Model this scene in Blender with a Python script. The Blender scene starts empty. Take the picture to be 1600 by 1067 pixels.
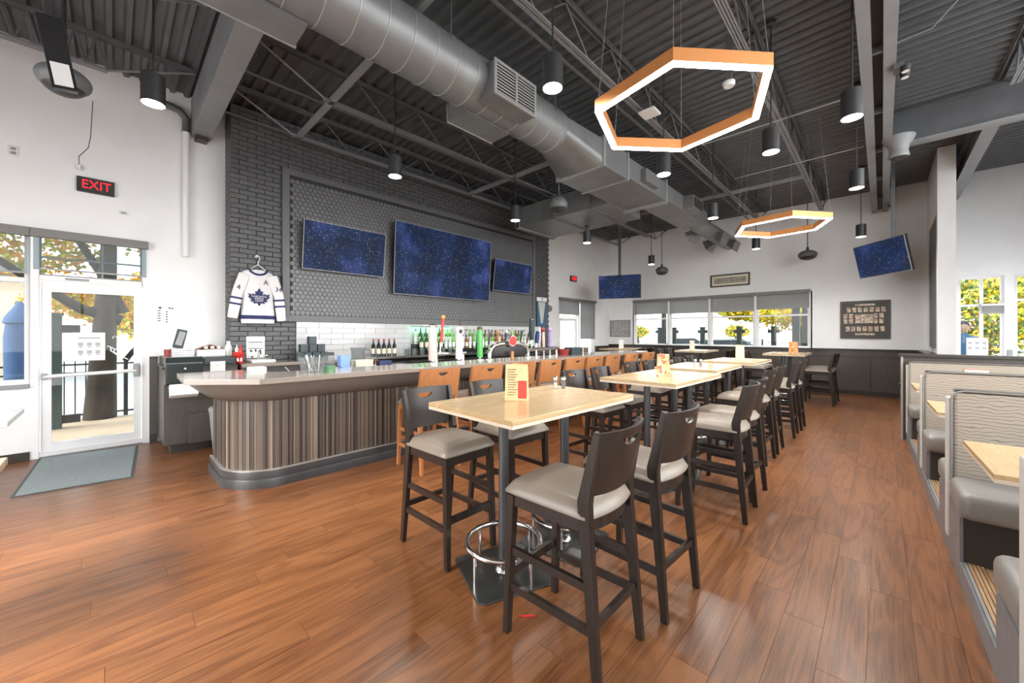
import bpy, bmesh, math, random
from mathutils import Vector, Matrix

random.seed(11)
R = math.radians
scene = bpy.context.scene
COL = scene.collection

# ------------------------------------------------------------------ camera
YAW = math.atan2(578.0, 600.0)
cam_data = bpy.data.cameras.new('camera')
cam_data.sensor_width = 36.0
cam_data.lens = 600.0 / 1600.0 * 36.0
cam_data.shift_y = -11.5 / 1600.0
cam_data.clip_start = 0.05
cam_data.clip_end = 300
cam = bpy.data.objects.new('camera', cam_data)
cam.location = (0, 0, 1.5)
cam.rotation_euler = (R(90), 0, YAW)
COL.objects.link(cam)
scene.camera = cam

# ------------------------------------------------------------------ world, sun, exposure
world = bpy.data.worlds.new('sky')
scene.world = world
world.use_nodes = True
wn = world.node_tree.nodes
wl = world.node_tree.links
wn.clear()
wout = wn.new('ShaderNodeOutputWorld')
wbg = wn.new('ShaderNodeBackground')
wtc = wn.new('ShaderNodeTexCoord')
wsep = wn.new('ShaderNodeSeparateXYZ')
wramp = wn.new('ShaderNodeValToRGB')
wramp.color_ramp.elements[0].position = 0.0
wramp.color_ramp.elements[0].color = (1.0, 0.99, 0.97, 1)
wramp.color_ramp.elements[1].position = 0.9
wramp.color_ramp.elements[1].color = (0.74, 0.86, 1.0, 1)
wl.new(wtc.outputs['Generated'], wsep.inputs[0])
wl.new(wsep.outputs['Z'], wramp.inputs[0])
wl.new(wramp.outputs[0], wbg.inputs['Color'])
wbg.inputs['Strength'].default_value = 5.2
wl.new(wbg.outputs[0], wout.inputs['Surface'])

sun_data = bpy.data.lights.new('sun', 'SUN')
sun_data.energy = 5.5
sun_data.angle = R(30)
sun_data.color = (1.0, 0.93, 0.82)
sun = bpy.data.objects.new('sun', sun_data)
sun.rotation_euler = Vector((0.03, 0.78, -0.62)).to_track_quat('-Z', 'Y').to_euler()
sun.location = (-1, -26, 20)
COL.objects.link(sun)

vs = scene.view_settings
vs.view_transform = 'Standard'
vs.look = 'None'
vs.exposure = 1.08
vs.gamma = 1.0
vs.use_curve_mapping = False
scene.cycles.max_bounces = 7
scene.cycles.diffuse_bounces = 4
scene.cycles.glossy_bounces = 3
scene.cycles.transparent_max_bounces = 10
scene.cycles.caustics_reflective = False
scene.cycles.caustics_refractive = False
scene.cycles.sample_clamp_indirect = 6.0

# ------------------------------------------------------------------ materials
MATS = {}


def new_mat(name):
    m = bpy.data.materials.new(name)
    m.use_nodes = True
    MATS[name] = m
    nt = m.node_tree
    return m, nt.nodes, nt.links, nt.nodes['Principled BSDF']


def pm(name, col, rough=0.5, metal=0.0, var=0.0, scale=8.0, stretch=(1, 1, 1), bump=0.0, coat=0.0, rand=0.0,
       emit=0.0, detail=4.0, spec=0.5):
    """plain procedural material: base colour with noise variation, optional bump and per-object tint"""
    m, n, l, b = new_mat(name)
    b.inputs['Roughness'].default_value = rough
    b.inputs['Metallic'].default_value = metal
    b.inputs['Specular IOR Level'].default_value = spec
    b.inputs['Coat Weight'].default_value = coat
    b.inputs['Coat Roughness'].default_value = 0.12
    c4 = (col[0], col[1], col[2], 1)
    b.inputs['Base Color'].default_value = c4
    tc = n.new('ShaderNodeTexCoord')
    mp = n.new('ShaderNodeMapping')
    mp.inputs['Scale'].default_value = stretch
    l.new(tc.outputs['Object'], mp.inputs[0])
    no = n.new('ShaderNodeTexNoise')
    no.inputs['Scale'].default_value = scale
    no.inputs['Detail'].default_value = detail
    l.new(mp.outputs[0], no.inputs['Vector'])
    oi = n.new('ShaderNodeObjectInfo')
    if rand > 0:
        add = n.new('ShaderNodeVectorMath')
        add.operation = 'ADD'
        mul = n.new('ShaderNodeMath')
        mul.operation = 'MULTIPLY'
        mul.inputs[1].default_value = 37.0
        l.new(oi.outputs['Random'], mul.inputs[0])
        l.new(mp.outputs[0], add.inputs[0])
        l.new(mul.outputs[0], add.inputs[1])
        l.new(add.outputs[0], no.inputs['Vector'])
    if var > 0 or rand > 0:
        hi = tuple(min(1, x * (1 + var)) for x in col) + (1,)
        lo = tuple(x * (1 - var) for x in col) + (1,)
        cr = n.new('ShaderNodeValToRGB')
        cr.color_ramp.elements[0].position = 0.3
        cr.color_ramp.elements[1].position = 0.7
        cr.color_ramp.elements[0].color = lo
        cr.color_ramp.elements[1].color = hi
        l.new(no.outputs['Fac'], cr.inputs[0])
        src = cr.outputs[0]
        if rand > 0:
            hsv = n.new('ShaderNodeHueSaturation')
            mr = n.new('ShaderNodeMapRange')
            mr.inputs['To Min'].default_value = 1 - rand
            mr.inputs['To Max'].default_value = 1 + rand
            l.new(oi.outputs['Random'], mr.inputs[0])
            l.new(mr.outputs[0], hsv.inputs['Value'])
            l.new(src, hsv.inputs['Color'])
            src = hsv.outputs[0]
        l.new(src, b.inputs['Base Color'])
    if bump > 0:
        bp = n.new('ShaderNodeBump')
        bp.inputs['Strength'].default_value = bump
        bp.inputs['Distance'].default_value = 0.01
        l.new(no.outputs['Fac'], bp.inputs['Height'])
        l.new(bp.outputs[0], b.inputs['Normal'])
    if emit > 0:
        b.inputs['Emission Color'].default_value = c4
        b.inputs['Emission Strength'].default_value = emit
    return m


def wood(name, col, col2, rough=0.4, spec=0.5, scale=3.0, axis='Y', coat=0.0, rand=0.0, ring=0.5, bump=0.06, fine=1.0):
    """grained wood, grain along one object axis"""
    m, n, l, b = new_mat(name)
    b.inputs['Coat Weight'].default_value = coat
    b.inputs['Specular IOR Level'].default_value = spec
    b.inputs['Coat Roughness'].default_value = 0.18
    tc = n.new('ShaderNodeTexCoord')
    oi = n.new('ShaderNodeObjectInfo')
    mul = n.new('ShaderNodeMath')
    mul.operation = 'MULTIPLY'
    mul.inputs[1].default_value = 53.0
    l.new(oi.outputs['Random'], mul.inputs[0])
    add = n.new('ShaderNodeVectorMath')
    add.operation = 'ADD'
    l.new(tc.outputs['Object'], add.inputs[0])
    l.new(mul.outputs[0], add.inputs[1])
    st = {'X': (0.12, 1, 1), 'Y': (1, 0.12, 1), 'Z': (1, 1, 0.12)}[axis]
    mp = n.new('ShaderNodeMapping')
    mp.inputs['Scale'].default_value = st
    l.new(add.outputs[0], mp.inputs[0])
    n1 = n.new('ShaderNodeTexNoise')
    n1.inputs['Scale'].default_value = scale * 2.2
    n1.inputs['Detail'].default_value = 3
    n1.inputs['Distortion'].default_value = 0.5
    l.new(mp.outputs[0], n1.inputs['Vector'])
    # growth rings: sine of the stretched noise
    rs = n.new('ShaderNodeMath')
    rs.operation = 'MULTIPLY'
    rs.inputs[1].default_value = 60.0 * fine
    l.new(n1.outputs['Fac'], rs.inputs[0])
    sn = n.new('ShaderNodeMath')
    sn.operation = 'SINE'
    l.new(rs.outputs[0], sn.inputs[0])
    st2 = tuple(0.03 if v < 1 else 1.0 for v in st)
    mp2 = n.new('ShaderNodeMapping')
    mp2.inputs['Scale'].default_value = st2
    l.new(add.outputs[0], mp2.inputs[0])
    n2 = n.new('ShaderNodeTexNoise')
    n2.inputs['Scale'].default_value = 130
    n2.inputs['Detail'].default_value = 2
    l.new(mp2.outputs[0], n2.inputs['Vector'])
    ma = n.new('ShaderNodeMath')
    ma.operation = 'MULTIPLY_ADD'
    ma.inputs[1].default_value = 0.22 * ring
    l.new(sn.outputs[0], ma.inputs[0])
    l.new(n2.outputs['Fac'], ma.inputs[2])
    mb = n.new('ShaderNodeMath')
    mb.operation = 'MULTIPLY_ADD'
    mb.inputs[1].default_value = 0.7
    l.new(n1.outputs['Fac'], mb.inputs[0])
    l.new(ma.outputs[0], mb.inputs[2])
    cr = n.new('ShaderNodeValToRGB')
    cr.color_ramp.elements[0].position = 0.45
    cr.color_ramp.elements[1].position = 1.15 if False else 1.0
    cr.color_ramp.elements[0].color = (*col2, 1)
    cr.color_ramp.elements[1].color = (*col, 1)
    l.new(mb.outputs[0], cr.inputs[0])
    src = cr.outputs[0]
    if rand > 0:
        hsv = n.new('ShaderNodeHueSaturation')
        mr = n.new('ShaderNodeMapRange')
        mr.inputs['To Min'].default_value = 1 - rand
        mr.inputs['To Max'].default_value = 1 + rand
        l.new(oi.outputs['Random'], mr.inputs[0])
        l.new(mr.outputs[0], hsv.inputs['Value'])
        l.new(src, hsv.inputs['Color'])
        src = hsv.outputs[0]
    l.new(src, b.inputs['Base Color'])
    rr = n.new('ShaderNodeMapRange')
    rr.inputs['To Min'].default_value = rough - 0.06
    rr.inputs['To Max'].default_value = rough + 0.08
    l.new(n1.outputs['Fac'], rr.inputs[0])
    l.new(rr.outputs[0], b.inputs['Roughness'])
    if bump > 0:
        bp = n.new('ShaderNodeBump')
        bp.inputs['Strength'].default_value = bump
        bp.inputs['Distance'].default_value = 0.004
        l.new(ma.outputs[0], bp.inputs['Height'])
        l.new(bp.outputs[0], b.inputs['Normal'])
    return m


def glow(name, col, strength):
    m, n, l, b = new_mat(name)
    e = n.new('ShaderNodeEmission')
    e.inputs['Color'].default_value = (*col, 1)
    e.inputs['Strength'].default_value = strength
    l.new(e.outputs[0], n['Material Output'].inputs['Surface'])
    return m


def pane_mat(name, tint=(1, 1, 1), gloss=0.06, diffuse=0.0):
    m, n, l, b = new_mat(name)
    tr = n.new('ShaderNodeBsdfTransparent')
    tr.inputs['Color'].default_value = (*tint, 1)
    gl = n.new('ShaderNodeBsdfGlossy')
    gl.inputs['Roughness'].default_value = 0.02
    lw = n.new('ShaderNodeLayerWeight')
    p5 = n.new('ShaderNodeMath')
    p5.operation = 'POWER'
    p5.inputs[1].default_value = 5.0
    l.new(lw.outputs['Facing'], p5.inputs[0])
    sc = n.new('ShaderNodeMath')
    sc.operation = 'MULTIPLY_ADD'
    sc.inputs[1].default_value = 0.9
    sc.inputs[2].default_value = 0.012
    l.new(p5.outputs[0], sc.inputs[0])
    mx = n.new('ShaderNodeMixShader')
    l.new(sc.outputs[0], mx.inputs[0])
    l.new(tr.outputs[0], mx.inputs[1])
    l.new(gl.outputs[0], mx.inputs[2])
    out = mx
    if diffuse > 0:
        df = n.new('ShaderNodeBsdfTranslucent')
        df.inputs['Color'].default_value = (0.30, 0.30, 0.30, 1)
        d2 = n.new('ShaderNodeBsdfDiffuse')
        d2.inputs['Color'].default_value = (0.5, 0.5, 0.5, 1)
        a = n.new('ShaderNodeMixShader')
        a.inputs[0].default_value = 0.55
        l.new(df.outputs[0], a.inputs[1])
        l.new(d2.outputs[0], a.inputs[2])
        m2 = n.new('ShaderNodeMixShader')
        m2.inputs[0].default_value = diffuse
        l.new(mx.outputs[0], m2.inputs[1])
        l.new(a.outputs[0], m2.inputs[2])
        out = m2
    l.new(out.outputs[0], n['Material Output'].inputs['Surface'])
    return m


def star_mat(name, seed):
    m, n, l, b = new_mat(name)
    tc = n.new('ShaderNodeTexCoord')
    mp = n.new('ShaderNodeMapping')
    mp.inputs['Location'].default_value = (seed, seed * 1.7, seed * 0.3)
    l.new(tc.outputs['Object'], mp.inputs[0])
    vo = n.new('ShaderNodeTexVoronoi')
    vo.inputs['Scale'].default_value = 44
    l.new(mp.outputs[0], vo.inputs['Vector'])
    cr = n.new('ShaderNodeValToRGB')
    cr.color_ramp.elements[0].position = 0.0
    cr.color_ramp.elements[0].color = (1, 1, 1, 1)
    cr.color_ramp.elements[1].position = 0.30
    cr.color_ramp.elements[1].color = (0, 0, 0, 1)
    l.new(vo.outputs['Distance'], cr.inputs[0])
    no = n.new('ShaderNodeTexNoise')
    no.inputs['Scale'].default_value = 2.2
    no.inputs['Detail'].default_value = 7
    l.new(mp.outputs[0], no.inputs['Vector'])
    c2 = n.new('ShaderNodeValToRGB')
    e = c2.color_ramp.elements
    e[0].position = 0.35
    e[0].color = (0.002, 0.007, 0.026, 1)
    e[1].position = 0.72
    e[1].color = (0.030, 0.045, 0.16, 1)
    x = e.new(0.55)
    x.color = (0.004, 0.015, 0.06, 1)
    l.new(no.outputs['Fac'], c2.inputs[0])
    mu = n.new('ShaderNodeMix')
    mu.data_type = 'RGBA'
    mu.blend_type = 'ADD'
    mu.inputs['Factor'].default_value = 1.0
    sp = n.new('ShaderNodeSeparateColor')
    l.new(vo.outputs['Color'], sp.inputs[0])
    pw = n.new('ShaderNodeMath')
    pw.operation = 'POWER'
    pw.inputs[1].default_value = 3.0
    l.new(sp.outputs[0], pw.inputs[0])
    st = n.new('ShaderNodeMix')
    st.data_type = 'RGBA'
    st.blend_type = 'MULTIPLY'
    st.inputs['Factor'].default_value = 1.0
    l.new(cr.outputs[0], st.inputs['A'])
    l.new(pw.outputs[0], st.inputs['B'])
    l.new(c2.outputs[0], mu.inputs['A'])
    l.new(st.outputs['Result'], mu.inputs['B'])
    b.inputs['Base Color'].default_value = (0.006, 0.008, 0.012, 1)
    b.inputs['Roughness'].default_value = 0.5
    b.inputs['Specular IOR Level'].default_value = 0.15
    l.new(mu.outputs['Result'], b.inputs['Emission Color'])
    b.inputs['Emission Strength'].default_value = 0.62
    return m


def wave_fabric(name):
    m, n, l, b = new_mat(name)
    tc = n.new('ShaderNodeTexCoord')
    mp = n.new('ShaderNodeMapping')
    mp.inputs['Scale'].default_value = (1.0, 1.0, 1.0)
    l.new(tc.outputs['Object'], mp.inputs[0])
    wv = n.new('ShaderNodeTexWave')
    wv.wave_type = 'BANDS'
    wv.bands_direction = 'Z'
    wv.inputs['Scale'].default_value = 14.0
    wv.inputs['Distortion'].default_value = 5.5
    wv.inputs['Detail'].default_value = 1.5
    wv.inputs['Detail Scale'].default_value = 1.1
    l.new(mp.outputs[0], wv.inputs['Vector'])
    cr = n.new('ShaderNodeValToRGB')
    cr.color_ramp.elements[0].position = 0.0
    cr.color_ramp.elements[0].color = (0.14, 0.105, 0.08, 1)
    cr.color_ramp.elements[1].position = 0.13
    cr.color_ramp.elements[1].color = (0.37, 0.315, 0.255, 1)
    l.new(wv.outputs['Fac'], cr.inputs[0])
    l.new(cr.outputs[0], b.inputs['Base Color'])
    b.inputs['Roughness'].default_value = 0.75
    return m


def pic_mat(name, cols, scale=14):
    """flat print: patches of colour"""
    m, n, l, b = new_mat(name)
    tc = n.new('ShaderNodeTexCoord')
    vo = n.new('ShaderNodeTexVoronoi')
    vo.distance = 'CHEBYCHEV'
    vo.inputs['Scale'].default_value = scale
    l.new(tc.outputs['Object'], vo.inputs['Vector'])
    sp = n.new('ShaderNodeSeparateColor')
    l.new(vo.outputs['Color'], sp.inputs[0])
    cr = n.new('ShaderNodeValToRGB')
    cr.color_ramp.interpolation = 'CONSTANT'
    e = cr.color_ramp.elements
    e[0].position = 0
    e[0].color = (*cols[0], 1)
    e[1].position = 1.0 / len(cols)
    e[1].color = (*cols[1], 1)
    for i in range(2, len(cols)):
        q = e.new(i / len(cols))
        q.color = (*cols[i], 1)
    l.new(sp.outputs[0], cr.inputs[0])
    l.new(cr.outputs[0], b.inputs['Base Color'])
    b.inputs['Roughness'].default_value = 0.35
    return m


wood('floor_wood', (0.225, 0.088, 0.032), (0.095, 0.033, 0.0115), spec=0.34, rough=0.33, scale=1.7, axis='Y', coat=0.10, rand=0.06, ring=0.6, bump=0.10)
pm('floor_gap', (0.10, 0.05, 0.03), 0.7)
pm('white_paint', (0.90, 0.90, 0.90), 0.6, var=0.02, scale=3)
pm('white_frame', (0.82, 0.82, 0.82), 0.35)
pm('charcoal_deck', (0.092, 0.096, 0.102), 0.42, var=0.12, scale=2.0)
pm('charcoal_steel', (0.13, 0.134, 0.14), 0.45, var=0.12, scale=3.0)
pm('grey_steel', (0.25, 0.258, 0.268), 0.5, var=0.08, scale=3.0)
pm('duct_metal', (0.21, 0.216, 0.222), 0.42, metal=0.35, var=0.10, scale=5)
pm('duct_seam', (0.36, 0.36, 0.36), 0.4, metal=0.3)
pm('duct_dark', (0.03, 0.03, 0.03), 0.6)
pm('grey_brick', (0.115, 0.116, 0.12), 0.5, var=0.10, scale=14, bump=0.35, rand=0.10)
pm('brick_mortar', (0.05, 0.05, 0.053), 0.7, bump=0.3, scale=40)
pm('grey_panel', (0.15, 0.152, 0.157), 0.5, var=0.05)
pm('hex_grey', (0.165, 0.168, 0.172), 0.38, var=0.04, rand=0.08)
pm('hex_grout', (0.035, 0.036, 0.04), 0.7)
pm('white_tile', (0.60, 0.60, 0.61), 0.15, rand=0.03)
pm('tile_grout', (0.28, 0.28, 0.29), 0.8)
pm('wainscot', (0.075, 0.062, 0.052), 0.32, var=0.12, scale=6, stretch=(6, 6, 0.5))
pm('dark_cap', (0.035, 0.028, 0.024), 0.3)
wood('stool_wood', (0.026, 0.017, 0.0125), (0.011, 0.007, 0.005), spec=0.4, rough=0.34, axis='Z', coat=0.03, ring=0.3, bump=0.02)
pm('taupe_leather', (0.225, 0.182, 0.143), 0.36, var=0.06, scale=5, bump=0.03)
wood('maple', (0.52, 0.365, 0.19), (0.44, 0.29, 0.135), rough=0.26, axis='Y', coat=0.3, rand=0.03, ring=0.35, bump=0.0)
pm('maple_edge', (0.66, 0.55, 0.42), 0.4, var=0.06, scale=20)
wood('orange_wood', (0.43, 0.18, 0.068), (0.31, 0.115, 0.04), rough=0.34, axis='Z', coat=0.15, rand=0.05, ring=0.4, bump=0.0)
pm('post_metal', (0.10, 0.105, 0.11), 0.32, metal=0.5)
pm('chrome', (0.72, 0.71, 0.69), 0.18, metal=1.0)
pm('base_plate', (0.055, 0.055, 0.052), 0.28, metal=0.4, var=0.2)
pm('stone_counter', (0.30, 0.255, 0.215), 0.14, var=0.06, scale=60, coat=0.3)
pm('bar_apron', (0.165, 0.148, 0.132), 0.35, var=0.04)
pm('bar_dark', (0.055, 0.047, 0.042), 0.45)
pm('strip_a', (0.070, 0.055, 0.045), 0.35)
pm('strip_b', (0.125, 0.098, 0.078), 0.35)
pm('strip_c', (0.16, 0.125, 0.095), 0.35)
pm('strip_d', (0.036, 0.029, 0.026), 0.35)
pm('strip_e', (0.26, 0.205, 0.15), 0.35)
pm('kick_black', (0.045, 0.045, 0.047), 0.30, var=0.15)
pm('kick_trim', (0.52, 0.50, 0.46), 0.3, metal=0.6)
pm('black_gloss', (0.02, 0.02, 0.022), 0.15)
pm('black_matte', (0.028, 0.028, 0.029), 0.45)
pm('black_plastic', (0.025, 0.033, 0.033), 0.22)
pm('grey_plastic', (0.32, 0.32, 0.32), 0.4)
pm('white_plastic', (0.80, 0.80, 0.78), 0.3)
pm('paper', (0.86, 0.86, 0.84), 0.7)
pm('ink', (0.05, 0.05, 0.055), 0.7)
pm('grey_ink', (0.40, 0.40, 0.41), 0.7)
pm('red_plastic', (0.62, 0.03, 0.025), 0.3)
pm('red_print', (0.68, 0.06, 0.04), 0.5)
pm('dark_red', (0.26, 0.03, 0.03), 0.35)
pm('tent_card', (0.74, 0.53, 0.28), 0.45, var=0.08, scale=18)
pic_mat('orange_card', [(0.75, 0.30, 0.12), (0.80, 0.55, 0.30), (0.60, 0.10, 0.04), (0.82, 0.45, 0.18)], 28)
wave_fabric('booth_fabric')
pm('booth_piping', (0.62, 0.60, 0.57), 0.4)
pm('grey_vinyl', (0.22, 0.205, 0.19), 0.35, var=0.05)
pm('booth_base', (0.03, 0.026, 0.024), 0.4)
pm('platform_grey', (0.20, 0.215, 0.235), 0.35, metal=0.3, var=0.15, scale=10)
wood('platform_wood', (0.40, 0.25, 0.13), (0.22, 0.11, 0.05), rough=0.45, axis='Y', ring=0.4)
pm('mat_grey', (0.27, 0.30, 0.30), 0.95, var=0.35, scale=90, bump=0.6)
pm('mat_edge', (0.08, 0.085, 0.085), 0.8)
pm('jersey_white', (0.80, 0.78, 0.78), 0.8, var=0.02, bump=0.05, scale=60)
pm('jersey_blue', (0.018, 0.024, 0.11), 0.7)
pm('navy', (0.03, 0.045, 0.14), 0.5)
pm('bottle_green', (0.02, 0.10, 0.03), 0.08)
pm('bottle_dark', (0.012, 0.016, 0.014), 0.1)
pm('bottle_lime', (0.20, 0.52, 0.08), 0.12)
pm('bottle_amber', (0.24, 0.09, 0.02), 0.1)
pm('bottle_clear', (0.62, 0.66, 0.64), 0.08)
pm('label_cream', (0.78, 0.72, 0.58), 0.6)
pm('foil_red', (0.30, 0.03, 0.03), 0.3)
pm('tap_pink', (0.80, 0.50, 0.46), 0.25)
pm('tap_white', (0.84, 0.82, 0.80), 0.22)
pm('tap_green', (0.08, 0.42, 0.10), 0.25)
pm('tap_brown', (0.14, 0.06, 0.03), 0.4)
pm('tap_purple', (0.38, 0.28, 0.62), 0.3)
pm('blue_box', (0.22, 0.38, 0.80), 0.35)
pm('slate_box', (0.035, 0.055, 0.062), 0.35)
pm('copper', (0.72, 0.30, 0.10), 0.35, metal=0.4)
pm('sepia', (0.36, 0.32, 0.26), 0.5, var=0.4, scale=9, stretch=(1, 1, 3))
pm('frame_dark', (0.06, 0.052, 0.045), 0.35)
pm('frame_silver', (0.30, 0.30, 0.29), 0.35, metal=0.4)
pic_mat('card_wall', [(0.55, 0.45, 0.33), (0.30, 0.25, 0.2), (0.62, 0.36, 0.26), (0.75, 0.66, 0.5)], 30)
pm('grey_art', (0.38, 0.38, 0.37), 0.4, var=0.3, scale=9)
pm('banner_blue', (0.05, 0.12, 0.22), 0.7)
pm('banner_pale', (0.50, 0.56, 0.52), 0.7)
pm('shade_valance', (0.21, 0.20, 0.19), 0.5)
pane_mat('glass', (0.58, 0.60, 0.60))
pane_mat('shade_mesh', (0.5, 0.5, 0.5), diffuse=0.80)
pane_mat('shade_light', (0.86, 0.92, 0.94), diffuse=0.18)
pane_mat('clear_plastic', (0.86, 0.90, 0.90), diffuse=0.28)
glow('lamp_face', (1.0, 0.96, 0.90), 8.0)
glow('hex_glow', (1.0, 0.96, 0.90), 24.0)
glow('exit_red', (1.0, 0.02, 0.03), 1.3)
glow('green_led', (0.05, 1.0, 0.30), 14.0)
for k in range(5):
    star_mat('star_screen_%d' % k, 3.1 + 7.7 * k)
# outdoors
pm('concrete', (0.38, 0.28, 0.19), 0.85, var=0.12, scale=2)
pm('asphalt', (0.34, 0.33, 0.32), 0.9, var=0.1)
pm('grass', (0.22, 0.38, 0.08), 0.9, var=0.3, scale=5)
pm('bark', (0.032, 0.024, 0.016), 0.9, var=0.5, scale=9, stretch=(1, 1, 0.25), bump=0.8)
pm('leaf_yellow', (0.70, 0.46, 0.02), 0.7, rand=0.1, var=0.35, scale=2.5)
pm('leaf_lime', (0.38, 0.42, 0.03), 0.7, rand=0.1, var=0.3, scale=2.5)
pm('leaf_gold', (0.62, 0.25, 0.02), 0.7, var=0.3, scale=2.5)
pm('leaf_green', (0.09, 0.15, 0.025), 0.7, var=0.3, scale=2.5)
pm('iron', (0.02, 0.022, 0.022), 0.5)
pm('gate_post', (0.05, 0.075, 0.07), 0.5)
pm('navy_cover', (0.035, 0.085, 0.20), 0.8)
pm('stucco', (0.55, 0.45, 0.34), 0.9)
pm('car_teal', (0.05, 0.10, 0.11), 0.25)
pm('car_white', (0.75, 0.75, 0.75), 0.25)
pm('car_glass', (0.03, 0.04, 0.05), 0.1)
pm('skin', (0.45, 0.27, 0.19), 0.6)
pm('hair_dark', (0.02, 0.017, 0.016), 0.6)
pm('denim', (0.05, 0.13, 0.24), 0.8)


# ------------------------------------------------------------------ mesh helpers
class MB:
    def __init__(self):
        self.v = []
        self.f = []
        self.mi = []
        self.cur = 0

    def add(self, vs, fs):
        o = len(self.v)
        self.v.extend(Vector(p) for p in vs)
        for f in fs:
            self.f.append([i + o for i in f])
            self.mi.append(self.cur)
        return self

    def box(self, x0, x1, y0, y1, z0, z1):
        vs = [(x0, y0, z0), (x1, y0, z0), (x1, y1, z0), (x0, y1, z0), (x0, y0, z1), (x1, y0, z1), (x1, y1, z1), (x0, y1, z1)]
        return self.add(vs, [(0, 3, 2, 1), (4, 5, 6, 7), (0, 1, 5, 4), (1, 2, 6, 5), (2, 3, 7, 6), (3, 0, 4, 7)])

    def bar(self, p, q, w, h, up=(0, 0, 1)):
        p, q, up = Vector(p), Vector(q), Vector(up)
        d = (q - p).normalized()
        s = d.cross(up)
        if s.length < 1e-4:
            s = d.cross(Vector((1, 0, 0)))
        s.normalize()
        u = s.cross(d).normalized()
        s, u = s * w / 2, u * h / 2
        vs = [p - s - u, p + s - u, p + s + u, p - s + u, q - s - u, q + s - u, q + s + u, q - s + u]
        return self.add(vs, [(3, 2, 1, 0), (4, 5, 6, 7), (0, 1, 5, 4), (1, 2, 6, 5), (2, 3, 7, 6), (3, 0, 4, 7)])

    def sweep(self, pts, wh, up=(0, 0, 1)):
        """rectangular section swept through points; wh per point (w, h)"""
        pts = [Vector(p) for p in pts]
        up = Vector(up)
        rings = []
        for i, p in enumerate(pts):
            a = pts[max(i - 1, 0)]
            b = pts[min(i + 1, len(pts) - 1)]
            d = (b - a).normalized()
            s = d.cross(up).normalized()
            u = s.cross(d).normalized()
            w, h = wh[i] if isinstance(wh, list) else wh
            rings.append([p - s * w / 2 - u * h / 2, p + s * w / 2 - u * h / 2, p + s * w / 2 + u * h / 2, p - s * w / 2 + u * h / 2])
        vs = [q for r in rings for q in r]
        fs = [(3, 2, 1, 0)]
        for i in range(len(pts) - 1):
            for k in range(4):
                a = i * 4 + k
                b = i * 4 + (k + 1) % 4
                fs.append((a, b, b + 4, a + 4))
        e = (len(pts) - 1) * 4
        fs.append((e, e + 1, e + 2, e + 3))
        return self.add(vs, fs)

    def tube(self, pts, r, n=10, closed=False):
        pts = [Vector(p) for p in pts]
        m = len(pts)
        rs = r if isinstance(r, (list, tuple)) else [r] * m
        ref = None
        vs = []
        for i, p in enumerate(pts):
            if closed:
                d = pts[(i + 1) % m] - pts[(i - 1) % m]
            else:
                d = pts[min(i + 1, m - 1)] - pts[max(i - 1, 0)]
            d.normalize()
            if ref is None:
                ref = d.orthogonal().normalized()
            ref = (ref - d * ref.dot(d))
            if ref.length < 1e-5:
                ref = d.orthogonal()
            ref.normalize()
            b = d.cross(ref)
            for k in range(n):
                t = 2 * math.pi * k / n
                vs.append(p + (ref * math.cos(t) + b * math.sin(t)) * rs[i])
        fs = []
        for i in range(m if closed else m - 1):
            for k in range(n):
                a = i * n + k
                b2 = i * n + (k + 1) % n
                c = ((i + 1) % m) * n + (k + 1) % n
                d2 = ((i + 1) % m) * n + k
                fs.append((a, b2, c, d2))
        if not closed:
            fs.append(tuple(reversed(range(n))))
            fs.append(tuple(range((m - 1) * n, m * n)))
        return self.add(vs, fs)

    def lathe(self, prof, n=20, c=(0, 0, 0), axis='Z'):
        c = Vector(c)
        vs = []
        for r, z in prof:
            r = max(r, 1e-4)
            for k in range(n):
                t = 2 * math.pi * k / n
                if axis == 'Z':
                    vs.append(c + Vector((r * math.cos(t), r * math.sin(t), z)))
                elif axis == 'X':
                    vs.append(c + Vector((z, r * math.cos(t), r * math.sin(t))))
                else:
                    vs.append(c + Vector((r * math.sin(t), z, r * math.cos(t))))
        fs = []
        m = len(prof)
        for i in range(m - 1):
            for k in range(n):
                fs.append((i * n + k, i * n + (k + 1) % n, (i + 1) * n + (k + 1) % n, (i + 1) * n + k))
        fs.append(tuple(reversed(range(n))))
        fs.append(tuple(range((m - 1) * n, m * n)))
        return self.add(vs, fs)

    def prism(self, poly, off):
        """polygon (3D points) extruded by the vector off"""
        off = Vector(off)
        n = len(poly)
        vs = [Vector(p) for p in poly] + [Vector(p) + off for p in poly]
        fs = [tuple(reversed(range(n))), tuple(range(n, 2 * n))]
        for i in range(n):
            j = (i + 1) % n
            fs.append((i, j, n + j, n + i))
        return self.add(vs, fs)

    def plan(self, poly, z0, z1):
        return self.prism([(p[0], p[1], z0) for p in poly], (0, 0, z1 - z0))

    def blob(self, c, rx, ry, rz, n=14, m=9):
        c = Vector(c)
        prof = []
        for i in range(m + 1):
            a = -math.pi / 2 + math.pi * i / m
            prof.append((math.cos(a), math.sin(a)))
        o = MB().lathe(prof, n)
        return self.add([c + Vector((p.x * rx, p.y * ry, p.z * rz)) for p in o.v], o.f)

    def xf(self, mat):
        self.v = [mat @ p for p in self.v]
        return self


def wloc(o):
    p = Vector((0, 0, 0))
    while o is not None:
        p += o.location
        o = o.parent
    return p


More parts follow.
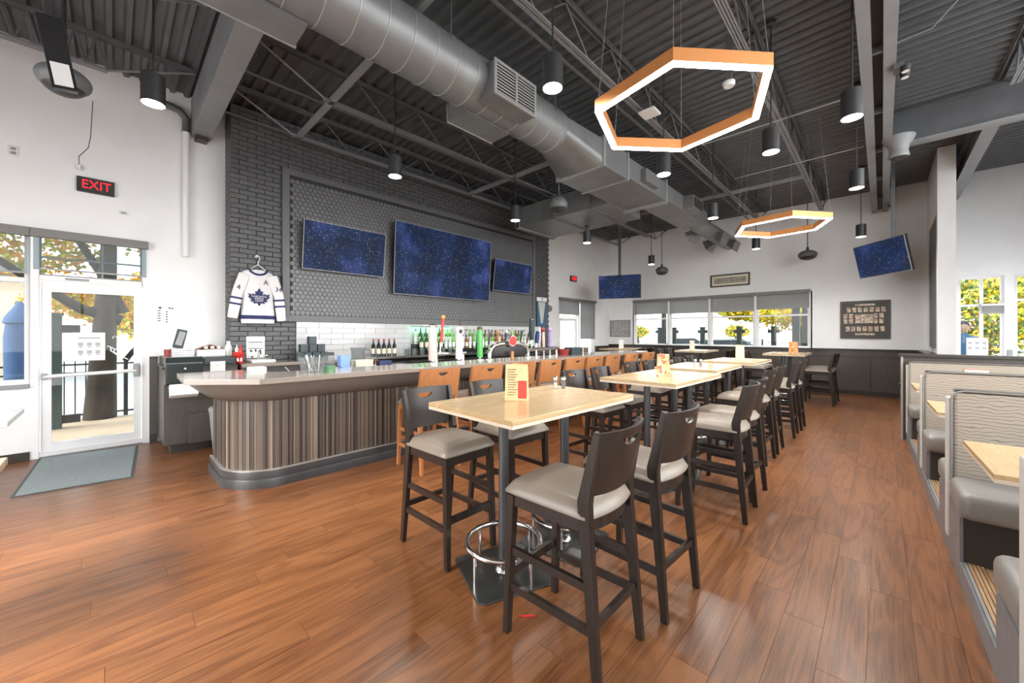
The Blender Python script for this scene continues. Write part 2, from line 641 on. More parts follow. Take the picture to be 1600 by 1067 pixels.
def mesh_of(mb, mats, smooth=None, bevel=0.0, seg=1, off=Vector((0, 0, 0)), name='m'):
    me = bpy.data.meshes.new(name)
    me.from_pydata([p - off for p in mb.v], [], mb.f)
    for m in (mats if isinstance(mats, (list, tuple)) else [mats]):
        me.materials.append(MATS[m] if isinstance(m, str) else m)
    if max(mb.mi, default=0) > 0:
        me.polygons.foreach_set('material_index', mb.mi)
    bm = bmesh.new()
    bm.from_mesh(me)
    bmesh.ops.recalc_face_normals(bm, faces=bm.faces)
    if bevel > 0:
        ed = [e for e in bm.edges if len(e.link_faces) == 2 and e.calc_face_angle(0) > 0.5]
        bmesh.ops.bevel(bm, geom=ed, offset=bevel, segments=seg, profile=0.5, affect='EDGES', clamp_overlap=True)
    bm.to_mesh(me)
    bm.free()
    if smooth is not None:
        me.polygons.foreach_set('use_smooth', [True] * len(me.polygons))
        me.set_sharp_from_angle(angle=R(smooth))
    me.update()
    return me


def build(mb, name, mats, parent=None, loc=None, smooth=None, bevel=0.0, seg=1, local=False):
    """link mb as ONE mesh object. Coordinates in mb are world unless local; an object without a parent gets its origin at loc"""
    if local:
        off = Vector((0, 0, 0))
    elif parent is not None:
        off = wloc(parent)
    else:
        if loc is None:
            xs = [p.x for p in mb.v]
            ys = [p.y for p in mb.v]
            zs = [p.z for p in mb.v]
            loc = ((min(xs) + max(xs)) / 2, (min(ys) + max(ys)) / 2, min(zs))
        off = Vector(loc)
    me = mesh_of(mb, mats, smooth, bevel, seg, off, name)
    o = bpy.data.objects.new(name, me)
    COL.objects.link(o)
    if parent is not None:
        o.parent = parent
    elif loc is not None:
        o.location = loc
    return o


def tag(o, label=None, cat=None, group=None, kind=None):
    if label:
        o['label'] = label
    if cat:
        o['category'] = cat
    if group:
        o['group'] = group
    if kind:
        o['kind'] = kind
    return o


def thing(name, label, cat, loc=(0, 0, 0), rz=0.0, group=None, kind=None):
    o = bpy.data.objects.new(name, None)
    o.empty_display_size = 0.1
    COL.objects.link(o)
    o.location = loc
    o.rotation_euler = (0, 0, rz)
    return tag(o, label, cat, group, kind)


def copy_tree(o, parent=None):
    c = o.copy()
    COL.objects.link(c)
    c.parent = parent
    for ch in o.children:
        copy_tree(ch, c)
    return c


def place(proto, used, loc, rz=0.0, label=None, group=None):
    """first call moves the prototype itself, later ones copy it"""
    o = copy_tree(proto) if used else proto
    o.location = loc
    o.rotation_euler = (0, 0, rz)
    if label:
        o['label'] = label
    if group:
        o['group'] = group
    return o


def text_mb(s, size, extrude=0.002, align='CENTER'):
    cu = bpy.data.curves.new('t', 'FONT')
    cu.body = s
    cu.size = size
    cu.extrude = extrude
    cu.align_x = align
    cu.align_y = 'CENTER'
    cu.resolution_u = 2
    ob = bpy.data.objects.new('t', cu)
    COL.objects.link(ob)
    dg = bpy.context.evaluated_depsgraph_get()
    dg.update()
    me = ob.evaluated_get(dg).to_mesh()
    mb = MB()
    mb.add([v.co.copy() for v in me.vertices], [list(p.vertices) for p in me.polygons])
    ob.evaluated_get(dg).to_mesh_clear()
    bpy.data.objects.remove(ob)
    bpy.data.curves.remove(cu)
    return mb


def facing(p, right, up=(0, 0, 1)):
    """matrix that lays local x along right, local y along up, local z toward the viewer, at p"""
    r = Vector(right).normalized()
    u = Vector(up).normalized()
    n = r.cross(u)
    m = Matrix((r, u, n)).transposed().to_4x4()
    m.translation = Vector(p)
    return m


def struct(mb, name, mats, label, cat, parent=None, **k):
    o = build(mb, name, mats, parent, **k)
    if parent is None:
        tag(o, label, cat, kind='structure')
    return o


def holes_wall(axis, pos, thick, u0, u1, z0, z1, holes):
    """wall slab with rectangular holes; axis 'X' = wall plane at x=pos running along y"""
    us = sorted({u0, u1, *[h[0] for h in holes], *[h[1] for h in holes]})
    zs = sorted({z0, z1, *[h[2] for h in holes], *[h[3] for h in holes]})
    us = [u for u in us if u0 <= u <= u1]
    mb = MB()
    for a, b in zip(us, us[1:]):
        run = None
        for c, d in zip(zs, zs[1:]):
            mu, mz = (a + b) / 2, (c + d) / 2
            solid = not any(h[0] < mu < h[1] and h[2] < mz < h[3] for h in holes)
            if solid:
                run = (run[0], d) if run else (c, d)
            if (not solid or d == zs[-1]) and run:
                if axis == 'X':
                    mb.box(min(pos, pos + thick), max(pos, pos + thick), a, b, run[0], run[1])
                else:
                    mb.box(a, b, min(pos, pos + thick), max(pos, pos + thick), run[0], run[1])
                run = None
    return mb
# ------------------------------------------------------------------ the shell
XL, XR, YB, YF, ZC = -7.31, 2.5, 12.8, -2.8, 4.95


def seen(x, y, z):
    """depth of a point and whether the photograph's frame holds it (used only to pick which pieces are separate parts)"""
    d = -math.sin(YAW) * x + math.cos(YAW) * y
    if d < 0.3:
        return 99, False
    u = (math.cos(YAW) * x + math.sin(YAW) * y) / d
    w = (z - 1.5) / d
    return d, abs(u) < 1.36 and -0.93 < w < 0.89


# floor of vinyl planks
floor = struct(MB().box(XL - 0.2, XR + 0.2, YF - 0.2, YB + 0.2, -0.12, -0.004), 'floor', 'floor_gap',
               'warm brown wood plank floor of the bar', 'floor', loc=(0, 0, -0.12))
PW, PL = 0.165, 1.22
planks = []
ix = 0
x = XL
while x < XR:
    sh = (ix * 0.437 + 0.3 * ((ix * 7) % 3)) % 1.0 * PL
    y = YF - PL + sh
    while y < YB:
        a, b = max(y, YF), min(y + PL, YB)
        if b - a > 0.05:
            planks.append((x, min(x + PW, XR), a, b))
        y += PL
    x += PW
    ix += 1


def plank_rank(p):
    d, v = seen((p[0] + p[1]) / 2, (p[2] + p[3]) / 2, 0)
    d2, v2 = seen((p[0] + p[1]) / 2, p[3], 0)
    hid = p[1] > 0.34
    return (0 if (v or v2) and not hid else 1, min(d, d2))


planks.sort(key=plank_rank)
full_plank = mesh_of(MB().box(0.0008, PW - 0.0008, 0.0008, PL - 0.0008, 0, 0.004), 'floor_wood', name='plank')
rest = MB()
for i, (x0, x1, a, b) in enumerate(planks):
    if i < 300:
        if abs((b - a) - PL) < 1e-4 and abs(x1 - x0 - PW) < 1e-4:
            me = full_plank
        else:
            me = mesh_of(MB().box(0.0008, x1 - x0 - 0.0008, 0.0008, b - a - 0.0008, 0, 0.004), 'floor_wood', name='plank')
        o = bpy.data.objects.new('plank', me)
        COL.objects.link(o)
        o.parent = floor
        o.location = (x0, a, 0.116)
    else:
        rest.box(x0 + 0.0008, x1 - 0.0008, a + 0.0008, b - 0.0008, -0.004, 0)
tag(build(rest, 'far_planks', 'floor_wood', floor), kind='stuff')

# fluted steel deck ceiling, ribs along x
deck = MB()
y = YF - 0.2
per = 0.155
prof = []
while y < YB + 0.3:
    prof += [(y, ZC), (y + 0.045, ZC), (y + 0.065, ZC + 0.045), (y + 0.135, ZC + 0.045)]
    y += per
n = len(prof)
vs = [(XL - 0.2, p[0], p[1]) for p in prof] + [(XR + 0.2, p[0], p[1]) for p in prof]
deck.add(vs, [(i, i + 1, n + i + 1, n + i) for i in range(n - 1)])
deck.box(XL - 0.2, XR + 0.2, YF - 0.2, YB + 0.3, ZC + 0.06, ZC + 0.15)
struct(deck, 'ceiling', 'charcoal_deck', 'charcoal painted fluted steel deck ceiling', 'ceiling', loc=(0, 0, ZC))

# walls
holes_left = [(-0.625, 0.335, 0.0, 2.765), (-2.7, -0.685, 0.90, 2.765), (9.70, 11.80, 0.0, 2.64)]
struct(holes_wall('X', XL, -0.2, YF, YB + 0.2, 0, ZC + 0.06, holes_left), 'wall_left', 'white_paint',
       'tall white wall with the glazed entrance door', 'wall', loc=(XL, 0, 0))
holes_back = [(-6.34, -1.355, 1.135, 2.64), (1.19, 1.83, 0.9, 2.73), (1.95, 2.45, 0.9, 2.73)]
struct(holes_wall('Y', YB, 0.2, XL, XR + 0.2, 0, ZC + 0.06, holes_back), 'wall_back', 'white_paint',
       'white end wall with the wide window band', 'wall', loc=(0, YB, 0))
holes_right = [(-2.3, 1.0, 0.95, 2.75), (1.4, 4.6, 0.95, 2.75), (5.0, 8.2, 0.95, 2.75), (1.4, 4.6, 2.95, 4.6), (5.0, 8.2, 2.95, 4.6), (10.4, 12.2, 1.0, 2.6)]  # openings added out of view, the upper ones to light the far wall
struct(holes_wall('X', XR, 0.2, YF, YB, 0, ZC + 0.06, holes_right), 'wall_right', 'white_paint',
       'white wall with added daylight windows behind the booths', 'wall', loc=(XR, 0, 0))
holes_front = [(-4.9, -2.1, 0.15, 3.4)]  # unseen opening, placed and sized for the daylight it lets in
struct(holes_wall('Y', YF, -0.2, XL - 0.2, XR + 0.2, 0, ZC + 0.06, holes_front), 'wall_front', 'white_paint',
       'white wall with an added daylight window on the street side', 'wall', loc=(0, YF, 0))
# stub wall that ends in a pilaster near the booths
stub = MB().box(0.74, 0.97, 10.6, YB, 3.78, ZC).box(0.74, 0.97, 10.6, 10.78, 0, 3.78).box(0.74, 0.97, 12.7, YB, 0, 3.78)
stub.box(0.80, 0.97, 10.78, 12.7, 0, 3.78)
struct(stub, 'wall_stub', 'white_paint', 'white stub wall ending in a tall pilaster behind the booths', 'wall')
pan = MB().box(0.77, 0.80, 10.78, 12.7, 1.22, 3.78)  # flat grey slab set into the stub wall's side
struct(pan, 'trim_1', 'grey_panel', 'grey inset in the side of the stub wall', 'panel')

# baseboards and wainscot
struct(MB().box(XL, XL + 0.02, -2.75, -0.69, 0, 0.10), 'baseboard_left', 'dark_cap', 'dark baseboard under the entrance window', 'baseboard')
wb = thing('wainscot', 'dark brown panelled wainscot along the end wall under the windows', 'wainscot', (-1.0, YB, 0))
build(MB().box(XL + 0.02, 0.74, YB - 0.03, YB, 0, 1.10), 'panelling', 'wainscot', wb)
build(MB().box(XL + 0.02, 0.74, YB - 0.10, YB, 1.10, 1.135), 'cap', 'dark_cap', wb, bevel=0.004)
build(MB().box(XL + 0.02, 0.74, YB - 0.05, YB - 0.03, 0.0, 0.11), 'base', 'dark_cap', wb)
build(MB().box(XL + 0.02, 0.74, YB - 0.043, YB - 0.03, 0.93, 0.95), 'rail', 'dark_cap', wb)
for xx in (-6.2, -5.0, -3.8, -2.6, -1.4, -0.2):
    build(MB().box(xx - 0.012, xx + 0.012, YB - 0.036, YB - 0.03, 0.11, 0.93), 'stile', 'dark_cap', wb)
struct(MB().box(0.62, 0.74, 10.6, YB - 0.10, 0, 1.10).box(0.58, 0.74, 10.56, YB - 0.10, 1.10, 1.135), 'trim_2', 'wainscot',
       'dark wainscot on the side of the stub wall', 'wainscot')
struct(MB().box(XL, XL + 0.03, 8.8, 9.68, 0, 1.05).box(XL, XL + 0.06, 8.8, 9.68, 1.05, 1.08).box(XL, XL + 0.03, 11.82, YB, 0, 1.05).box(XL, XL + 0.06, 11.82, YB, 1.05, 1.08),
       'trim_3', 'wainscot', 'dark wainscot either side of the far exit door', 'wainscot')


# ---------------------------------------------------------------- entrance door and windows (left wall)
def frame_bars(mb, ax, pos, dep, u0, u1, z0, z1, w, us=(), zs=()):
    """frame bars with extra mullions at us / transoms at zs"""
    def b(a0, a1, c0, c1):
        if ax == 'X':
            mb.box(min(pos, pos + dep), max(pos, pos + dep), a0, a1, c0, c1)
        else:
            mb.box(a0, a1, min(pos, pos + dep), max(pos, pos + dep), c0, c1)
    b(u0, u0 + w, z0, z1)
    b(u1 - w, u1, z0, z1)
    b(u0 + w, u1 - w, z0, z0 + w)
    b(u0 + w, u1 - w, z1 - w, z1)
    for u in us:
        b(u - w / 2, u + w / 2, z0 + w, z1 - w)
    for z in zs:
        b(u0 + w, u1 - w, z - w / 2, z + w / 2)
    return mb


def window(name, ax, pos, u0, u1, z0, z1, label, frame='white_frame', us=(), zs=(), w=0.05, dep=-0.07, inset=-0.08, grid=True):
    t = thing(name, label, 'window', ((pos, (u0 + u1) / 2, z0) if ax == 'X' else ((u0 + u1) / 2, pos, z0)), kind='structure')
    p = pos + inset
    build(frame_bars(MB(), ax, p, dep, u0, u1, z0, z1, w, us, zs), 'window_frame', frame, t)
    uu = [u0 + w, *us, u1 - w]
    zz = [z0 + w, *zs, z1 - w]
    for a, b in zip(uu, uu[1:]):
        for c, d in zip(zz, zz[1:]):
            m = MB()
            g = p + dep / 2
            if ax == 'X':
                m.box(g - 0.003, g + 0.003, a, b, c, d)
            else:
                m.box(a, b, g - 0.003, g + 0.003, c, d)
            build(m, 'pane', 'glass', t)
    return t


def shade(name, ax, pos, u0, u1, z0, z1, label, mat='shade_mesh', val=0.10, valm='shade_valance', proud=0.06):
    """roller shade: valance box, cloth and hem bar"""
    t = thing(name, label, 'roller shade', ((pos, (u0 + u1) / 2, z1) if ax == 'X' else ((u0 + u1) / 2, pos, z1)))
    s = 1 if ax == 'X' else -1
    def bx(m, p0, p1, a, b, c, d):
        p0, p1 = sorted((pos + s * p0, pos + s * p1))
        return m.box(p0, p1, a, b, c, d) if ax == 'X' else m.box(a, b, p0, p1, c, d)
    build(bx(MB(), -0.02, proud, u0, u1, z1, z1 + val), 'valance', valm, t)
    if z1 - z0 > 0.02:
        build(bx(MB(), -0.001, 0.001, u0 + 0.02, u1 - 0.02, z0, z1), 'cloth', mat, t)
        build(bx(MB(), -0.008, 0.008, u0 + 0.02, u1 - 0.02, z0 - 0.02, z0), 'hem_bar', 'grey_plastic', t)
    return t


# storefront framing round the door
fr = frame_bars(MB(), 'X', XL - 0.01, -0.14, -0.685, 0.335, 0.0, 2.765, 0.0625)
fr.box(XL - 0.15, XL - 0.01, -0.63, 0.28, 2.15, 2.215)
struct(fr, 'trim_4', 'white_frame', 'white aluminium frame round the entrance door', 'door frame')
d1 = thing('door_1', 'white framed glass entrance door with a push bar', 'door', (XL - 0.05, -0.17, 0), kind='structure')
D0, D1 = -0.615, 0.268
build(MB().box(XL - 0.09, XL - 0.045, D0, D0 + 0.085, 0.02, 2.14), 'stile', 'white_frame', d1)
build(MB().box(XL - 0.09, XL - 0.045, D1 - 0.075, D1, 0.02, 2.14), 'stile', 'white_frame', d1)
build(MB().box(XL - 0.09, XL - 0.045, D0 + 0.085, D1 - 0.075, 2.02, 2.14), 'top_rail', 'white_frame', d1)
build(MB().box(XL - 0.09, XL - 0.045, D0 + 0.085, D1 - 0.075, 0.02, 0.165), 'bottom_rail', 'white_frame', d1)
build(MB().box(XL - 0.07, XL - 0.064, D0 + 0.085, D1 - 0.075, 0.165, 2.02), 'pane', 'glass', d1)
pb = build(MB().tube([(XL + 0.03, D0 + 0.03, 0.985), (XL + 0.03, D1 - 0.05, 1.01)], 0.022, 12), 'push_bar', 'white_plastic', d1, smooth=40)
build(MB().box(XL - 0.045, XL + 0.05, D1 - 0.085, D1 - 0.02, 0.93, 1.10), 'latch_case', 'grey_plastic', pb, bevel=0.012, seg=2)
build(MB().box(XL - 0.045, XL + 0.05, D0 + 0.005, D0 + 0.06, 0.95, 1.02), 'hinge_cap', 'grey_plastic', pb, bevel=0.008)
build(MB().box(XL - 0.03, XL, D0 + 0.20, D0 + 0.40, 2.17, 2.20), 'door_closer', 'grey_plastic', d1)
tag(build(MB().box(XL - 0.14, XL + 0.0, -0.62, 0.28, 0.0, 0.015), 'threshold', 'grey_steel'), 'metal threshold strip under the entrance door', 'threshold', kind='structure')
window('window_1', 'X', XL, -0.625, 0.275, 2.215, 2.70, 'transom window above the entrance door', w=0.02, us=(-0.10,), zs=(2.44,), frame='grey_steel', inset=-0.05, dep=-0.03)
window('window_2', 'X', XL, -2.7, -0.685, 0.90, 2.765, 'tall window left of the entrance door', us=(-1.6,), zs=(2.15,), w=0.055)
shade('roller_shade', 'X', XL + 0.01, -0.685, 0.335, 2.30, 2.665, 'brown roller shade valance above the entrance door', mat='shade_light', val=0.10)
shade('roller_shade', 'X', XL + 0.01, -2.7, -0.69, 2.24, 2.665, 'brown roller shade above the window left of the entrance door', mat='shade_light', val=0.10)
struct(MB().box(XL - 0.05, XL + 0.05, -2.7, -0.69, 0.86, 0.90), 'trim_5', 'grey_steel', 'grey sill under the window left of the entrance door', 'window sill', bevel=0.004)

# ---------------------------------------------------------------- end wall window band
mx = [-6.34, -5.10, -3.84, -2.62, -1.355]
for i in range(4):
    wds = ['far left', 'second from the left', 'third from the left', 'far right'][i]
    window('window_%d' % (3 + i), 'Y', YB, mx[i] + 0.03, mx[i + 1] - 0.03, 1.135, 2.64, 'tall end wall window, %s of the four' % wds,
           zs=(2.02,), w=0.045, dep=0.06, inset=0.05)
    zb = [2.20, 2.19, 2.19, 2.22][i]
    shade('roller_shade', 'Y', YB - 0.01, mx[i] + 0.01, mx[i + 1] - 0.01, zb, 2.60, 'grey half lowered shade on the end wall window, %s of the four' % wds, val=0.09, proud=0.05)
mbm = MB()
for x in mx:
    mbm.box(x - 0.03, x + 0.03, YB + 0.0, YB + 0.12, 1.135, 2.64)
struct(mbm, 'trim_6', 'white_frame', 'white mullions between the end wall windows', 'mullion')
window('window_7', 'Y', YB, 1.19, 1.83, 0.9, 2.73, 'white framed window behind the booth half wall', us=(1.53,), zs=(2.12,), w=0.05, dep=0.06, inset=0.05)
window('window_8', 'Y', YB, 1.95, 2.45, 0.9, 2.73, 'white framed window at the right end behind the booths', zs=(2.2,), w=0.05, dep=0.06, inset=0.05)
shade('roller_shade', 'Y', YB - 0.01, 1.51, 1.84, 1.95, 2.10, 'pale shade on the window behind the booth half wall', mat='shade_mesh', val=0.03, valm='white_frame', proud=0.02)
# far exit door with sidelight
d2 = thing('door_2', 'white framed glass exit door at the far end of the bar', 'door', (XL - 0.05, 10.25, 0), kind='structure')
build(frame_bars(MB(), 'X', XL - 0.05, -0.05, 9.76, 10.78, 0.02, 2.02, 0.09), 'door_leaf', 'white_frame', d2)
build(MB().box(XL - 0.078, XL - 0.072, 9.85, 10.69, 0.11, 1.93), 'pane', 'glass', d2)
build(MB().tube([(XL + 0.02, 9.82, 1.0), (XL + 0.02, 10.72, 1.0)], 0.02, 8), 'push_bar', 'grey_plastic', d2, smooth=40)
struct(frame_bars(MB(), 'X', XL - 0.01, -0.14, 9.70, 11.80, 0.0, 2.64, 0.06, us=(10.85,)), 'trim_7', 'white_frame', 'white frame round the far exit door', 'door frame')
window('window_9', 'X', XL, 9.76, 10.82, 2.05, 2.58, 'transom window above the far exit door', w=0.03, inset=-0.06, dep=-0.04)
window('window_10', 'X', XL, 10.88, 11.74, 0.06, 2.58, 'sidelight window beside the far exit door', zs=(2.05,), w=0.04, inset=-0.06, dep=-0.04)
shade('roller_shade', 'X', XL + 0.01, 9.70, 10.86, 2.15, 2.58, 'grey roller shade above the far exit door', val=0.08)
shade('roller_shade', 'X', XL + 0.01, 10.87, 11.82, 1.35, 2.58, 'long grey roller shade on the sidelight by the far exit door', val=0.08)

# right and front windows (out of the picture, added to let the daylight in)
for i, h in enumerate(holes_right):
    struct(frame_bars(MB(), 'X', XR + 0.05, 0.06, h[0], h[1], h[2], h[3], 0.05, us=((h[0] + h[1]) / 2,)), 'window_%d' % (11 + i), 'white_frame',
           'added white window frame in the booth side wall, %s' % ('lower one nearest the street', 'lower middle one', 'lower far one', 'upper middle one', 'upper far one', 'small one by the end wall')[i], 'window')
for i, h in enumerate(holes_front):
    struct(frame_bars(MB(), 'Y', YF - 0.05, -0.06, h[0], h[1], h[2], h[3], 0.06, us=()), 'window_%d' % (17 + i), 'white_frame',
           'added white street window frame behind the viewer, number %d from the door side' % (i + 1), 'window')

# ---------------------------------------------------------------- brick wall behind the bar
BX = -6.93
BY0, BY1 = 1.2, 8.735
brick_wall = struct(MB().box(XL, BX - 0.016, BY0 + 0.012, BY1 - 0.012, 0, 4.93), 'wall_bar', 'brick_mortar',
                    'grey painted brick wall behind the bar', 'brick wall', loc=(BX, BY0, 0))
CH, CL = 0.0736, 0.221
FY0, FY1, FZ0, FZ1 = 1.87, 8.08, 1.706, 4.175   # hex panel outline
TY0, TY1, TZ0 = 2.08, 8.30, 1.02                # white tile outline
bricks = []
rows = int(4.93 / CH) + 1
for r in range(rows):
    z0, z1 = r * CH, (r + 1) * CH - 0.010
    if z1 > 4.93:
        break
    y = BY0 - (CL / 2 if r % 2 else 0)
    while y < BY1 - 0.02:
        a, b = max(y, BY0), min(y + CL - 0.011, BY1)
        y += CL
        if b - a < 0.03:
            continue
        ym, zm = (a + b) / 2, (z0 + z1) / 2
        if FY0 + 0.02 < a and b < FY1 - 0.02 and z0 > FZ0 + 0.02 and z1 < FZ1 - 0.02:
            continue
        if TY0 < ym < TY1 and TZ0 - 0.02 < zm < FZ0:
            if a < TY0:
                b = TY0
            else:
                continue
        if z1 < 0.95:
            continue
        bricks.append((a, b, z0, z1))
bricks.sort(key=lambda q: seen(BX, q[0], q[2])[0] + (3 if not seen(BX, q[0], q[2])[1] else 0))
bm_full = mesh_of(MB().box(-0.09, 0.0, 0, CL - 0.011, 0, CH - 0.010), 'grey_brick', bevel=0.003, name='brick')
rest = MB()
for i, (a, b, z0, z1) in enumerate(bricks):
    dx = random.uniform(-0.003, 0.003)
    if i < 300:
        me = bm_full if abs(b - a - CL + 0.011) < 1e-4 else mesh_of(MB().box(-0.09, 0, 0, b - a, 0, z1 - z0), 'grey_brick', bevel=0.003, name='brick')
        o = bpy.data.objects.new('brick', me)
        COL.objects.link(o)
        o.parent = brick_wall
        o.location = (dx, a - BY0, z0)
    else:
        rest.box(BX - 0.09, BX + dx, a, b, z0, z1)
tag(build(rest, 'far_bricks', 'grey_brick', brick_wall), kind='stuff')
# quoin ends seen on the narrow side
rest = MB()
for r in range(rows - 1):
    z0 = r * CH
    if z0 < 0.95:
        continue
    if r % 2:
        rest.box(XL, XL + 0.16, BY0 - 0.0, BY0 + 0.02, z0, z0 + CH - 0.010).box(XL + 0.17, BX - 0.10, BY0, BY0 + 0.02, z0, z0 + CH - 0.010)
    else:
        rest.box(XL, XL + 0.27, BY0, BY0 + 0.02, z0, z0 + CH - 0.010)
tag(build(rest, 'return_bricks', 'grey_brick', brick_wall), kind='stuff')

# hexagon tile panel
hp = thing('hex_tile_panel', 'large grey hexagon tile panel in a flat frame behind the televisions', 'wall panel', (BX, (FY0 + FY1) / 2, FZ0))
FW = 0.105
PX = BX + 0.02
build(MB().box(BX - 0.02, PX, FY0 + 0.02, FY1 - 0.02, FZ0 + 0.02, FZ1 - 0.02), 'backing', 'hex_grout', hp)
for nm, q in (('frame_rail', (FY0, FY1, FZ0, FZ0 + FW)), ('frame_rail', (FY0, FY1, FZ1 - FW, FZ1)),
              ('frame_stile', (FY0, FY0 + FW, FZ0 + FW, FZ1 - FW)), ('frame_stile', (FY1 - FW, FY1, FZ0 + FW, FZ1 - FW))):
    build(MB().box(BX - 0.01, BX + 0.055, *q), nm, 'grey_panel', hp, bevel=0.003)
HW = 0.077
hr = (HW - 0.0065) / 2 / math.cos(R(30))
hexes = []
r = 0
z = FZ0 + FW + 0.04
while z < FZ1 - FW - 0.02:
    y = FY0 + FW + 0.045 + (HW / 2 if r % 2 else 0)
    while y < FY1 - FW - 0.02:
        hexes.append((y, z))
        y += HW
    z += HW * 0.866
    r += 1
hexes.sort(key=lambda q: seen(PX, *q)[0])


def hex_mb(m, y, z, x0, x1):
    pts = [(x0, y + hr * math.sin(R(60 * k)), z + hr * math.cos(R(60 * k))) for k in range(6)]
    return m.prism(pts, (x1 - x0, 0, 0))


hex_me = mesh_of(hex_mb(MB(), 0, 0, 0, 0.012), 'hex_grey', bevel=0.0015, name='hex_tile')
rest = MB()
for i, (y, z) in enumerate(hexes):
    if i < 300:
        o = bpy.data.objects.new('hex_tile', hex_me)
        COL.objects.link(o)
        o.parent = hp
        o.location = (PX - BX, y - (FY0 + FY1) / 2, z - FZ0)
    else:
        hex_mb(rest, y, z, PX, PX + 0.012)
tag(build(rest, 'far_hex_tiles', 'hex_grey', hp), kind='stuff')

# white tile backsplash
bs = thing('tile_backsplash', 'glossy white running bond tile backsplash behind the bar', 'backsplash', (BX, (TY0 + TY1) / 2, TZ0))
build(MB().box(BX + 0.004, BX + 0.012, TY0, TY1, TZ0, FZ0), 'grout_bed', 'tile_grout', bs)
TH, TL = 0.0975, 0.405
z = FZ0 - 0.002
r = 0
while z > TZ0 + 0.03:
    za = max(z - TH + 0.004, TZ0)
    y = TY0 - (TL / 2 if r % 2 else TL * 0.0) - 0.05
    while y < TY1:
        a, b = max(y, TY0), min(y + TL - 0.004, TY1)
        if b - a > 0.02:
            build(MB().box(BX + 0.010, BX + 0.021, a, b, za, z), 'tile', 'white_tile', bs, bevel=0.0012)
        y += TL
    z -= TH
    r += 1
# ------------------------------------------------------------------ roof steel, ducts
def joist(x, label, y0=1.05, y1=12.7, zb=4.50):
    t = thing('steel_joist', label, 'joist', (x, (y0 + y1) / 2, zb), group='open web roof joists')
    for dx in (-0.025, 0.025):
        build(MB().box(x + dx - 0.018, x + dx + 0.018, y0 + 0.82, y1 - 0.8, zb, zb + 0.006).box(x + dx - 0.003, x + dx + 0.003, y0 + 0.82, y1 - 0.8, zb, zb + 0.035),
              'bottom_chord', 'grey_steel', t)
        build(MB().box(x + dx - 0.022, x + dx + 0.022, y0, y1, ZC - 0.012, ZC - 0.004).box(x + dx - 0.003, x + dx + 0.003, y0, y1, ZC - 0.05, ZC - 0.006),
              'top_chord', 'charcoal_steel', t)
    n = 12
    ys = [y0 + 0.82 + (y1 - y0 - 1.62) * k / (n - 1) for k in range(n)]
    zt = ZC - 0.03
    build(MB().tube([(x, y0, zt), (x, ys[0] + 0.03, zb + 0.02)], 0.013, 6), 'web_rod', 'grey_steel', t)
    for a, b in zip(ys, ys[1:]):
        m = (a + b) / 2
        build(MB().tube([(x, a, zb + 0.02), (x, m, zt)], 0.011, 6), 'web_rod', 'charcoal_steel', t)
        build(MB().tube([(x, m, zt), (x, b, zb + 0.02)], 0.011, 6), 'web_rod', 'charcoal_steel', t)
    build(MB().tube([(x, ys[-1], zb + 0.02), (x, y1, zt)], 0.013, 6), 'web_rod', 'grey_steel', t)
    return t


joist(-6.43, 'dark open web roof joist running close in front of the brick wall')
joist(-5.15, 'grey open web roof joist above the bar counter')
joist(-3.87, 'dark open web roof joist on the bar side of the round duct')
joist(-2.35, 'dark open web roof joist between the round duct and the near hexagon light')
joist(-1.05, 'dark open web roof joist passing right above the hexagon lights')
joist(1.15, 'dark open web roof joist above the booths', y1=8.3)
joist(-6.5, 'dark open web roof joist near the wall above the entrance door', y0=-2.7, y1=0.75, zb=4.55)
joist(-5.0, 'dark open web roof joist above the entrance mat', y0=-2.7, y1=0.75, zb=4.55)


def ibeam(name, label, p, q, w=0.22, h=0.5, mat='grey_steel'):
    """I section between two points on its underside"""
    p, q = Vector(p), Vector(q)
    d = (q - p).normalized()
    s = Vector((0, 0, 1)).cross(d).normalized()
    t = thing(name, label, 'beam', p)
    up = Vector((0, 0, 1))
    build(MB().bar(p + up * 0.01, q + up * 0.01, w, 0.02), 'bottom_flange', mat, t)
    build(MB().bar(p + up * (h / 2), q + up * (h / 2), 0.02, h - 0.04), 'web', 'charcoal_steel', t)
    build(MB().bar(p + up * (h - 0.01), q + up * (h - 0.01), w, 0.02), 'top_flange', 'charcoal_steel', t)
    return t


# boxed beam at the entrance end
bb = thing('boxed_beam', 'heavy grey boxed roof beam spanning from the entrance wall', 'beam', (-5.0, 0.9, 4.40))
build(MB().box(XL, 0.4, 0.79, 1.01, 4.40, ZC - 0.02), 'casing', 'grey_steel', bb, bevel=0.004)
build(MB().box(XL, XL + 0.16, 0.83, 0.97, 4.34, 4.40), 'bearing_plate', 'bar_dark', bb)
ibeam('steel_girder', 'dark steel girder crossing above the booths', (0.1, 8.5, 4.42), (XR, 8.5, 4.42))
ibeam('steel_girder', 'steel girder running from the booth girder to the end wall beside the stub wall', (1.12, 8.6, 4.44), (1.12, YB, 4.44), w=0.16, h=0.45)
